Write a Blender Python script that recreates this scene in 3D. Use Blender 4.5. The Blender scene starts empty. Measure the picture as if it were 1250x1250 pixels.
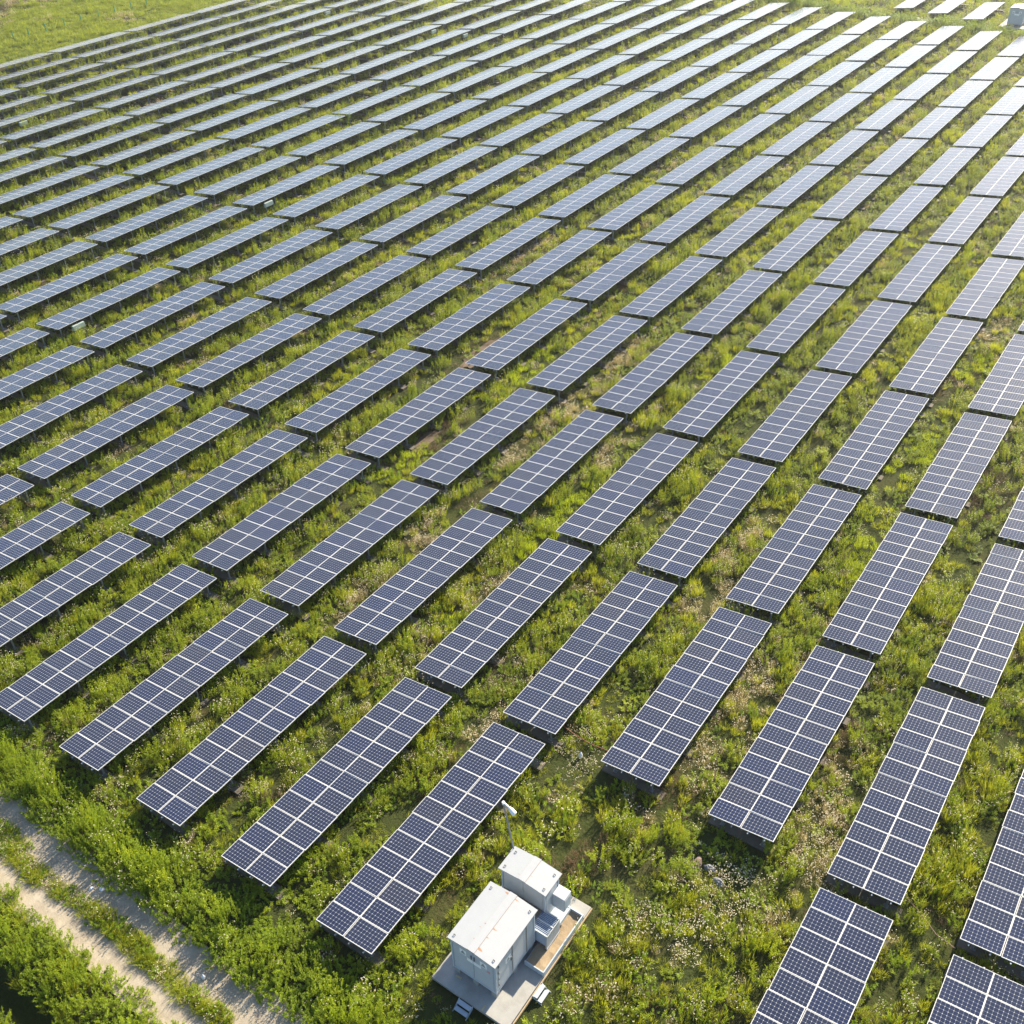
import bpy, math, random
import numpy as np
from mathutils import Matrix, Vector

R = math.radians
random.seed(7)
S = bpy.context.scene
COL = S.collection

# ------------------------------------------------------------------ camera
CAM_POS = (-13.750, -19.900, 39.120)
YAW, PITCH, ROLL, FPX = 0.61985, -0.66424, -0.02508, 1270.7

fw = Vector((math.cos(YAW) * math.cos(PITCH), math.sin(YAW) * math.cos(PITCH), math.sin(PITCH)))
rt = Vector((math.sin(YAW), -math.cos(YAW), 0))
up = rt.cross(fw)
rt2 = math.cos(ROLL) * rt + math.sin(ROLL) * up
up2 = -math.sin(ROLL) * rt + math.cos(ROLL) * up
cam_d = bpy.data.cameras.new('camera')
cam = bpy.data.objects.new('camera', cam_d)
COL.objects.link(cam)
cam_d.sensor_fit = 'HORIZONTAL'
cam_d.sensor_width = 36.0
cam_d.lens = 36.0 * FPX / 1250.0
cam_d.clip_start = 0.5
cam_d.clip_end = 6000
cam.matrix_world = Matrix(((rt2.x, up2.x, -fw.x, CAM_POS[0]),
                           (rt2.y, up2.y, -fw.y, CAM_POS[1]),
                           (rt2.z, up2.z, -fw.z, CAM_POS[2]),
                           (0, 0, 0, 1)))
S.camera = cam

# ------------------------------------------------------------------ light
SUN_EL, SUN_AZ = R(27.0), R(-3.0)          # azimuth measured from +x towards +y
SKY_STRENGTH, SUN_STRENGTH, EXPOSURE = 0.088, 5.0, 1.58
world = bpy.data.worlds.new('World')
S.world = world
world.use_nodes = True
wn = world.node_tree
bg = wn.nodes['Background']
sky = wn.nodes.new('ShaderNodeTexSky')
sky.sky_type = 'NISHITA'
sky.sun_disc = False
sky.sun_elevation = SUN_EL
sky.sun_rotation = R(90) - SUN_AZ          # Blender: 0 = +y, clockwise
sky.air_density = 1.0
sky.dust_density = 0.9
sky.ozone_density = 2.2
wn.links.new(sky.outputs[0], bg.inputs[0])
bg.inputs[1].default_value = SKY_STRENGTH
sl = bpy.data.lights.new('sun', 'SUN')
sl.energy = SUN_STRENGTH
sl.angle = R(0.6)
sl.color = (1.0, 0.88, 0.68)
sun = bpy.data.objects.new('sun', sl)
COL.objects.link(sun)
sdir = Vector((math.cos(SUN_EL) * math.cos(SUN_AZ), math.cos(SUN_EL) * math.sin(SUN_AZ), math.sin(SUN_EL)))
sun.rotation_euler = sdir.to_track_quat('Z', 'Y').to_euler()
sun.location = (60, 0, 80)
vs = S.view_settings
vs.view_transform = 'Standard'
vs.look = 'None'
vs.exposure = EXPOSURE
vs.gamma = 1.0
vs.use_curve_mapping = False
S.cycles.max_bounces = 7
S.cycles.transparent_max_bounces = 6
S.cycles.volume_bounces = 0
S.cycles.use_denoising = True

HAZE = 0.00022                              # density of the air, 0 = none

# ------------------------------------------------------------------ helpers
class MB:
    """collects faces with material slots and uvs, linked as ONE mesh object"""
    def __init__(self):
        self.v, self.f, self.m, self.uv = [], [], [], []

    def face(self, pts, mat=0, uv=None):
        n = len(self.v)
        self.v += [tuple(p) for p in pts]
        self.f.append(tuple(range(n, n + len(pts))))
        self.m.append(mat)
        self.uv += list(uv) if uv else [(0.0, 0.0)] * len(pts)

    def box(self, x0, x1, y0, y1, z0, z1, mat=0, skip=''):
        P = lambda a, b, c: (a, b, c)
        q = {'b': [P(x0, y0, z0), P(x0, y1, z0), P(x1, y1, z0), P(x1, y0, z0)],
             't': [P(x0, y0, z1), P(x1, y0, z1), P(x1, y1, z1), P(x0, y1, z1)],
             'f': [P(x0, y0, z0), P(x1, y0, z0), P(x1, y0, z1), P(x0, y0, z1)],
             'k': [P(x0, y1, z0), P(x0, y1, z1), P(x1, y1, z1), P(x1, y1, z0)],
             'l': [P(x0, y0, z0), P(x0, y0, z1), P(x0, y1, z1), P(x0, y1, z0)],
             'r': [P(x1, y0, z0), P(x1, y1, z0), P(x1, y1, z1), P(x1, y0, z1)]}
        for k, p in q.items():
            if k not in skip:
                self.face(p, mat)

    def tube(self, a, b, r0, r1=None, n=8, mat=0, caps=True):
        a, b = Vector(a), Vector(b)
        r1 = r0 if r1 is None else r1
        d = (b - a).normalized()
        u = d.orthogonal().normalized()
        w = d.cross(u)
        A = [a + r0 * (math.cos(t) * u + math.sin(t) * w) for t in [2 * math.pi * i / n for i in range(n)]]
        B = [b + r1 * (math.cos(t) * u + math.sin(t) * w) for t in [2 * math.pi * i / n for i in range(n)]]
        for i in range(n):
            j = (i + 1) % n
            self.face([A[i], A[j], B[j], B[i]], mat)
        if caps:
            self.face(A[::-1], mat)
            self.face(B, mat)

    def mesh(self, name, mats):
        me = bpy.data.meshes.new(name)
        me.from_pydata(self.v, [], self.f)
        for m in mats:
            me.materials.append(m)
        me.polygons.foreach_set('material_index', self.m)
        ul = me.uv_layers.new(name='UVMap')
        ul.data.foreach_set('uv', np.array(self.uv, 'f').ravel())
        me.update()
        return me

    def build(self, name, mats, parent=None, loc=(0, 0, 0), rot=(0, 0, 0), bevel=0.0):
        if not isinstance(mats, (list, tuple)):
            mats = [mats]
        o = bpy.data.objects.new(name, self.mesh(name, mats))
        COL.objects.link(o)
        o.location, o.rotation_euler = loc, rot
        o.parent = parent
        if bevel:
            weld = o.modifiers.new('weld', 'WELD')
            weld.merge_threshold = 0.0005
            bv = o.modifiers.new('bevel', 'BEVEL')
            bv.width, bv.segments, bv.limit_method = bevel, 2, 'ANGLE'
        return o


def tag(o, label, cat, group=None, kind=None):
    if label: o['label'] = label
    if cat: o['category'] = cat
    if group: o['group'] = group
    if kind: o['kind'] = kind
    return o


def empty(name, loc, rot=(0, 0, 0)):
    o = bpy.data.objects.new(name, None)
    o.empty_display_size = 0.3
    COL.objects.link(o)
    o.location, o.rotation_euler = loc, rot
    return o


KIDS = {}


def kids(o):
    if o.name not in KIDS:
        KIDS[o.name] = list(o.children)
    return KIDS[o.name]


def copy_tree(o, parent=None):
    """a copy of a thing with copies of its parts and sub-parts"""
    c = o.copy()
    COL.objects.link(c)
    if parent is not None:
        c.parent = parent
    for ch in kids(o):
        KIDS.setdefault(c.name, []).append(copy_tree(ch, c))
    return c


# ------------------------------------------------------------------ materials
class NT:
    def __init__(self, name):
        self.mat = bpy.data.materials.new(name)
        self.mat.use_nodes = True
        self.t = self.mat.node_tree
        self.b = self.t.nodes['Principled BSDF']
        self.out = self.t.nodes['Material Output']

    def n(self, typ, **k):
        o = self.t.nodes.new(typ)
        for a, b in k.items():
            setattr(o, a, b)
        return o

    def l(self, a, b):
        self.t.links.new(a, b)

    def math(self, op, a, b=None, c=None):
        o = self.n('ShaderNodeMath', operation=op)
        for i, x in enumerate((a, b, c)):
            if x is None: continue
            if isinstance(x, (int, float)): o.inputs[i].default_value = x
            else: self.l(x, o.inputs[i])
        return o.outputs[0]

    def mix(self, fac, a, b):
        o = self.n('ShaderNodeMix', data_type='RGBA')
        for s, x in ((o.inputs[0], fac), (o.inputs[6], a), (o.inputs[7], b)):
            if isinstance(x, tuple): s.default_value = (*x, 1) if len(x) == 3 else x
            elif isinstance(x, (int, float)): s.default_value = x
            else: self.l(x, s)
        return o.outputs[2]

    def noise(self, vec, scale, detail=3, rough=0.55):
        o = self.n('ShaderNodeTexNoise')
        o.inputs['Scale'].default_value = scale
        o.inputs['Detail'].default_value = detail
        o.inputs['Roughness'].default_value = rough
        if vec is not None: self.l(vec, o.inputs['Vector'])
        return o.outputs[0]

    def ramp(self, fac, stops):
        o = self.n('ShaderNodeValToRGB')
        e = o.color_ramp.elements
        while len(e) < len(stops): e.new(0.5)
        for i, (p, c) in enumerate(stops):
            e[i].position = p
            e[i].color = (*c, 1) if len(c) == 3 else c
        self.l(fac, o.inputs[0])
        return o.outputs[0]

    def bump(self, h, strength=0.3, dist=0.02):
        o = self.n('ShaderNodeBump')
        o.inputs['Strength'].default_value = strength
        o.inputs['Distance'].default_value = dist
        self.l(h, o.inputs['Height'])
        self.l(o.outputs[0], self.b.inputs['Normal'])


def plain(name, col, rough=0.6, metal=0.0, var=0.15, scale=3.0):
    m = NT(name)
    tc = m.n('ShaderNodeTexCoord').outputs['Object']
    nz = m.noise(tc, scale, 4)
    a = tuple(c * (1 - var) for c in col)
    b = tuple(min(1, c * (1 + var)) for c in col)
    m.l(m.mix(nz, a, b), m.b.inputs['Base Color'])
    m.b.inputs['Roughness'].default_value = rough
    m.b.inputs['Metallic'].default_value = metal
    return m.mat


def cell_material():
    m = NT('solar_cells')
    uv = m.n('ShaderNodeUVMap', uv_map='UVMap').outputs[0]
    sp = m.n('ShaderNodeSeparateXYZ')
    m.l(uv, sp.inputs[0])
    PX, PY = 0.1585, 0.1590
    def edge(s, pitch, count, off):
        a = m.math('DIVIDE', m.math('SUBTRACT', s, off), pitch)
        fr = m.math('FRACT', a)
        d = m.math('MINIMUM', fr, m.math('SUBTRACT', 1.0, fr))
        out = m.math('MAXIMUM', m.math('LESS_THAN', a, 0.0), m.math('GREATER_THAN', a, float(count)))
        return d, out
    dx, ox = edge(sp.outputs[0], PX, 6, (1.0 - 6 * PX) / 2)
    dy, oy = edge(sp.outputs[1], PY, 9, (1.47 - 9 * PY) / 2)
    line = m.math('MAXIMUM', m.math('LESS_THAN', dx, CELL_LINE), m.math('LESS_THAN', dy, CELL_LINE))
    dia = m.math('LESS_THAN', m.math('ADD', dx, dy), 0.115)
    border = m.math('MAXIMUM', ox, oy)
    oi = m.n('ShaderNodeObjectInfo').outputs['Random']
    pos = m.n('ShaderNodeNewGeometry').outputs['Position']
    big = m.noise(pos, 0.6, 2)
    wn_ = m.n('ShaderNodeTexWhiteNoise', noise_dimensions='3D')
    fl = m.n('ShaderNodeVectorMath', operation='FLOOR')
    sc = m.n('ShaderNodeVectorMath', operation='SCALE')
    m.l(uv, sc.inputs[0]); sc.inputs['Scale'].default_value = 6.4
    m.l(sc.outputs[0], fl.inputs[0])
    m.l(fl.outputs[0], wn_.inputs[0])
    base = m.ramp(oi, [(0.0, (0.008, 0.014, 0.042)), (0.55, (0.011, 0.016, 0.038)), (0.8, (0.008, 0.016, 0.054)), (1.0, (0.018, 0.020, 0.034))])
    cell = m.mix(m.math('MULTIPLY', m.math('ADD', big, wn_.outputs[0]), 0.3), base, (0.019, 0.026, 0.054))
    c1 = m.mix(m.math('MULTIPLY', line, 0.25), cell, (0.55, 0.56, 0.60))
    c2 = m.mix(m.math('MAXIMUM', dia, border), c1, (0.58, 0.58, 0.57))
    # dusty film in blotches, a bit more near the lower frame
    dust = m.noise(pos, 1.7, 4, 0.6)
    c3 = m.mix(m.math('MULTIPLY', dust, 0.03), c2, (0.40, 0.37, 0.32))
    # dirt settled along the low frame of each module, ragged upper edge
    lowd = m.math('LESS_THAN', m.math('ADD', sp.outputs[1], m.math('MULTIPLY', dust, 0.16)), 0.13)
    c3 = m.mix(m.math('MULTIPLY', lowd, 0.10), c3, (0.34, 0.31, 0.26))
    vo = m.n('ShaderNodeTexVoronoi')
    vo.inputs['Scale'].default_value = 0.9
    m.l(pos, vo.inputs['Vector'])
    drop = m.math('LESS_THAN', vo.outputs['Distance'], m.math('MULTIPLY', wn_.outputs[0], 0.022))
    c3 = m.mix(m.math('MULTIPLY', drop, 0.75), c3, (0.62, 0.61, 0.57))
    m.l(c3, m.b.inputs['Base Color'])
    rg = m.math('ADD', 0.155, m.math('MULTIPLY', dust, 0.04))
    m.l(rg, m.b.inputs['Roughness'])
    m.b.inputs['IOR'].default_value = 1.47
    m.b.inputs['Specular Tint'].default_value = (0.80, 0.88, 1.0, 1)   # blue anti-reflective coating
    return m.mat


CELL_LINE = 0.034
M = {}
M['cells'] = cell_material()
M['frame'] = plain('module_frame_aluminium', (0.60, 0.59, 0.565), 0.5, 0.0, 0.06)
M['back'] = plain('module_backsheet', (0.55, 0.55, 0.54), 0.7)
M['steel'] = plain('galvanised_steel', (0.24, 0.26, 0.28), 0.5, 0.5)
M['slab'] = plain('cast_concrete_footing', (0.12, 0.105, 0.085), 0.9, 0, 0.35, 5)
M['kiosk'] = plain('white_enamel_sheet', (0.43, 0.455, 0.48), 0.45, 0, 0.12, 1.5)
M['louvre'] = plain('pale_blue_grey_paint', (0.40, 0.45, 0.50), 0.5, 0, 0.1)
M['dark'] = plain('dark_rubber', (0.04, 0.04, 0.045), 0.7)
M['handle'] = plain('grey_handle_metal', (0.20, 0.21, 0.22), 0.5, 0.4)
M['fins'] = plain('radiator_fin_paint', (0.34, 0.41, 0.52), 0.45, 0, 0.15, 4)
M['roofcap'] = plain('white_roof_cap', (0.36, 0.37, 0.38), 0.45, 0, 0.08)
M['white'] = plain('white_plastic', (0.80, 0.80, 0.79), 0.4, 0, 0.05)
M['signred'] = plain('faded_red_print', (0.55, 0.22, 0.20), 0.6)
M['signgrey'] = plain('grey_warning_print', (0.26, 0.27, 0.26), 0.6)
M['ochre'] = plain('ochre_weather_strip', (0.48, 0.40, 0.22), 0.8, 0, 0.3, 8)
M['timber'] = plain('weathered_timber', (0.36, 0.27, 0.16), 0.85, 0, 0.3, 6)
M['green'] = plain('green_plastic_post', (0.03, 0.23, 0.13), 0.5)
M['mint'] = plain('pale_mint_box', (0.36, 0.43, 0.39), 0.5)
M['orange'] = plain('rusty_orange_cable', (0.20, 0.06, 0.025), 0.7)
M['brown'] = plain('brown_cable', (0.20, 0.11, 0.07), 0.7)
M['litter'] = plain('bleached_litter', (0.72, 0.73, 0.75), 0.6, 0, 0.1, 9)
M['rubble'] = plain('grey_rubble', (0.17, 0.175, 0.185), 0.9, 0, 0.3, 8)
M['brick'] = plain('brick_rubble', (0.15, 0.10, 0.085), 0.9, 0, 0.3, 8)
M['bird'] = plain('dark_feathers', (0.03, 0.03, 0.035), 0.7)


def roof_material(ridge_mid, half, rust):
    m = NT('white_roof_with_rust')
    tc = m.n('ShaderNodeTexCoord').outputs['Object']
    sp = m.n('ShaderNodeSeparateXYZ'); m.l(tc, sp.inputs[0])
    n1 = m.noise(tc, 2.2, 4)
    base = m.mix(n1, (0.325, 0.34, 0.355), (0.385, 0.395, 0.40))
    # rust bleeding outwards from the two edges of the ridge cap: real stains with a shape of their own
    mp = m.n('ShaderNodeMapping'); mp.inputs['Scale'].default_value = (4.2, 0.9, 1)
    m.l(tc, mp.inputs[0])
    st = m.noise(mp.outputs[0], 1.6, 3, 0.5)
    d = m.math('ABSOLUTE', m.math('SUBTRACT', m.math('ABSOLUTE', m.math('SUBTRACT', sp.outputs[1], ridge_mid)), half))
    reach = m.math('MULTIPLY', m.math('MAXIMUM', m.math('SUBTRACT', st, 0.585), 0.0), 1.9)
    fac = m.math('MULTIPLY', m.math('LESS_THAN', d, reach), rust)
    edge = m.math('MULTIPLY', m.math('LESS_THAN', d, 0.014), 0.55)
    c = m.mix(m.math('MAXIMUM', edge, m.math('MULTIPLY', fac, 0.8)), base, (0.33, 0.15, 0.045))
    m.l(c, m.b.inputs['Base Color'])
    m.b.inputs['Roughness'].default_value = 0.45
    return m.mat


def concrete_material():
    m = NT('platform_concrete')
    tc = m.n('ShaderNodeTexCoord').outputs['Object']
    a = m.noise(tc, 1.3, 5, 0.65)
    b = m.noise(tc, 14, 3)
    c = m.ramp(a, [(0.3, (0.25, 0.24, 0.22)), (0.55, (0.34, 0.33, 0.305)), (0.75, (0.40, 0.39, 0.36))])
    c = m.mix(m.math('MULTIPLY', b, 0.35), c, (0.22, 0.21, 0.19))
    m.l(c, m.b.inputs['Base Color'])
    m.b.inputs['Roughness'].default_value = 0.85
    m.bump(b, 0.2, 0.01)
    return m.mat


def sand_material(name, c0, c1, c2):
    m = NT(name)
    pos = m.n('ShaderNodeNewGeometry').outputs['Position']
    a = m.noise(pos, 1.6, 6, 0.65)
    b = m.noise(pos, 22, 3)
    c = m.ramp(a, [(0.32, c0), (0.52, c1), (0.72, c2)])
    c = m.mix(m.math('MULTIPLY', b, 0.4), c, tuple(x * 0.7 for x in c1))
    m.l(c, m.b.inputs['Base Color'])
    m.b.inputs['Roughness'].default_value = 0.95
    h = m.math('ADD', a, m.math('MULTIPLY', b, 0.3))
    m.bump(h, 0.6, 0.05)
    return m.mat


M['concrete'] = concrete_material()
M['sand'] = sand_material('pit_sand', (0.24, 0.18, 0.11), (0.32, 0.24, 0.15), (0.39, 0.30, 0.19))
M['road'] = sand_material('sandy_track', (0.26, 0.215, 0.155), (0.34, 0.290, 0.215), (0.41, 0.360, 0.28))


def soil_material():
    m = NT('field_soil')
    pos = m.n('ShaderNodeNewGeometry').outputs['Position']
    a = m.noise(pos, 0.35, 5, 0.6)
    b = m.noise(pos, 5.0, 5, 0.65)
    c = m.ramp(a, [(0.30, (0.028, 0.034, 0.012)), (0.5, (0.040, 0.044, 0.015)), (0.64, (0.065, 0.052, 0.028)), (0.75, (0.10, 0.072, 0.040))])
    c = m.mix(m.math('MULTIPLY', b, 0.8), c, (0.050, 0.068, 0.014))
    m.l(c, m.b.inputs['Base Color'])
    m.b.inputs['Roughness'].default_value = 1.0
    m.b.inputs['Specular IOR Level'].default_value = 0.1
    m.bump(b, 0.8, 0.12)
    return m.mat


M['soil'] = soil_material()
M['bare'] = sand_material('bare_brown_soil', (0.09, 0.062, 0.040), (0.12, 0.085, 0.055), (0.16, 0.115, 0.075))


def leaf_material(name, dark, mid, light, transl=0.45, patch=0.16, patch_cols=None):
    """leaf colour varies per leaf (attribute), per plant (object random) and in patches of the field"""
    m = NT(name)
    at = m.n('ShaderNodeAttribute', attribute_name='tint').outputs['Fac']
    oi = m.n('ShaderNodeObjectInfo').outputs['Random']
    pos = m.n('ShaderNodeNewGeometry').outputs['Position']
    pn = m.noise(pos, patch, 4, 0.6)
    f = m.math('ADD', m.math('MULTIPLY', at, 0.42), m.math('ADD', m.math('MULTIPLY', oi, 0.28), m.math('MULTIPLY', m.math('SUBTRACT', pn, 0.25), 0.55)))
    c = m.ramp(f, [(0.15, dark), (0.48, mid), (0.85, light)])
    m.l(c, m.b.inputs['Base Color'])
    m.b.inputs['Roughness'].default_value = 0.55
    m.b.inputs['Specular IOR Level'].default_value = 0.25
    tr = m.n('ShaderNodeBsdfTranslucent')
    tcx = m.mix(0.5, c, (light[0] * 1.25, light[1] * 1.2, light[2] * 0.8))
    m.l(tcx, tr.inputs['Color'])
    mx = m.n('ShaderNodeMixShader')
    mx.inputs[0].default_value = transl
    m.l(m.b.outputs[0], mx.inputs[1])
    m.l(tr.outputs[0], mx.inputs[2])
    m.l(mx.outputs[0], m.out.inputs['Surface'])
    return m.mat


M['leaf'] = leaf_material('weed_leaves', (0.075, 0.120, 0.010), (0.205, 0.280, 0.012), (0.430, 0.470, 0.024), 0.42)
M['leaf2'] = leaf_material('broad_leaves', (0.068, 0.130, 0.010), (0.170, 0.275, 0.011), (0.365, 0.440, 0.020), 0.42)
M['bank'] = leaf_material('road_bank_leaves', (0.105, 0.165, 0.012), (0.215, 0.300, 0.017), (0.370, 0.440, 0.028), 0.42)
M['grass'] = leaf_material('grass_blades', (0.140, 0.165, 0.014), (0.270, 0.320, 0.017), (0.470, 0.490, 0.038), 0.43)
M['lime'] = leaf_material('lime_grass_blades', (0.240, 0.330, 0.012), (0.330, 0.440, 0.015), (0.440, 0.510, 0.020), 0.48)
M['straw'] = leaf_material('dry_straw', (0.26, 0.190, 0.100), (0.44, 0.34, 0.20), (0.66, 0.56, 0.38), 0.32)
M['russet'] = leaf_material('russet_dead_stems', (0.095, 0.060, 0.034), (0.165, 0.108, 0.062), (0.26, 0.170, 0.095), 0.20)
M['petal'] = leaf_material('cream_petals', (0.70, 0.60, 0.44), (0.80, 0.71, 0.55), (0.86, 0.81, 0.68), 0.4)
M['meadow'] = leaf_material('meadow_grass', (0.100, 0.140, 0.018), (0.205, 0.260, 0.030), (0.350, 0.390, 0.055), 0.45, patch=0.07)

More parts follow.
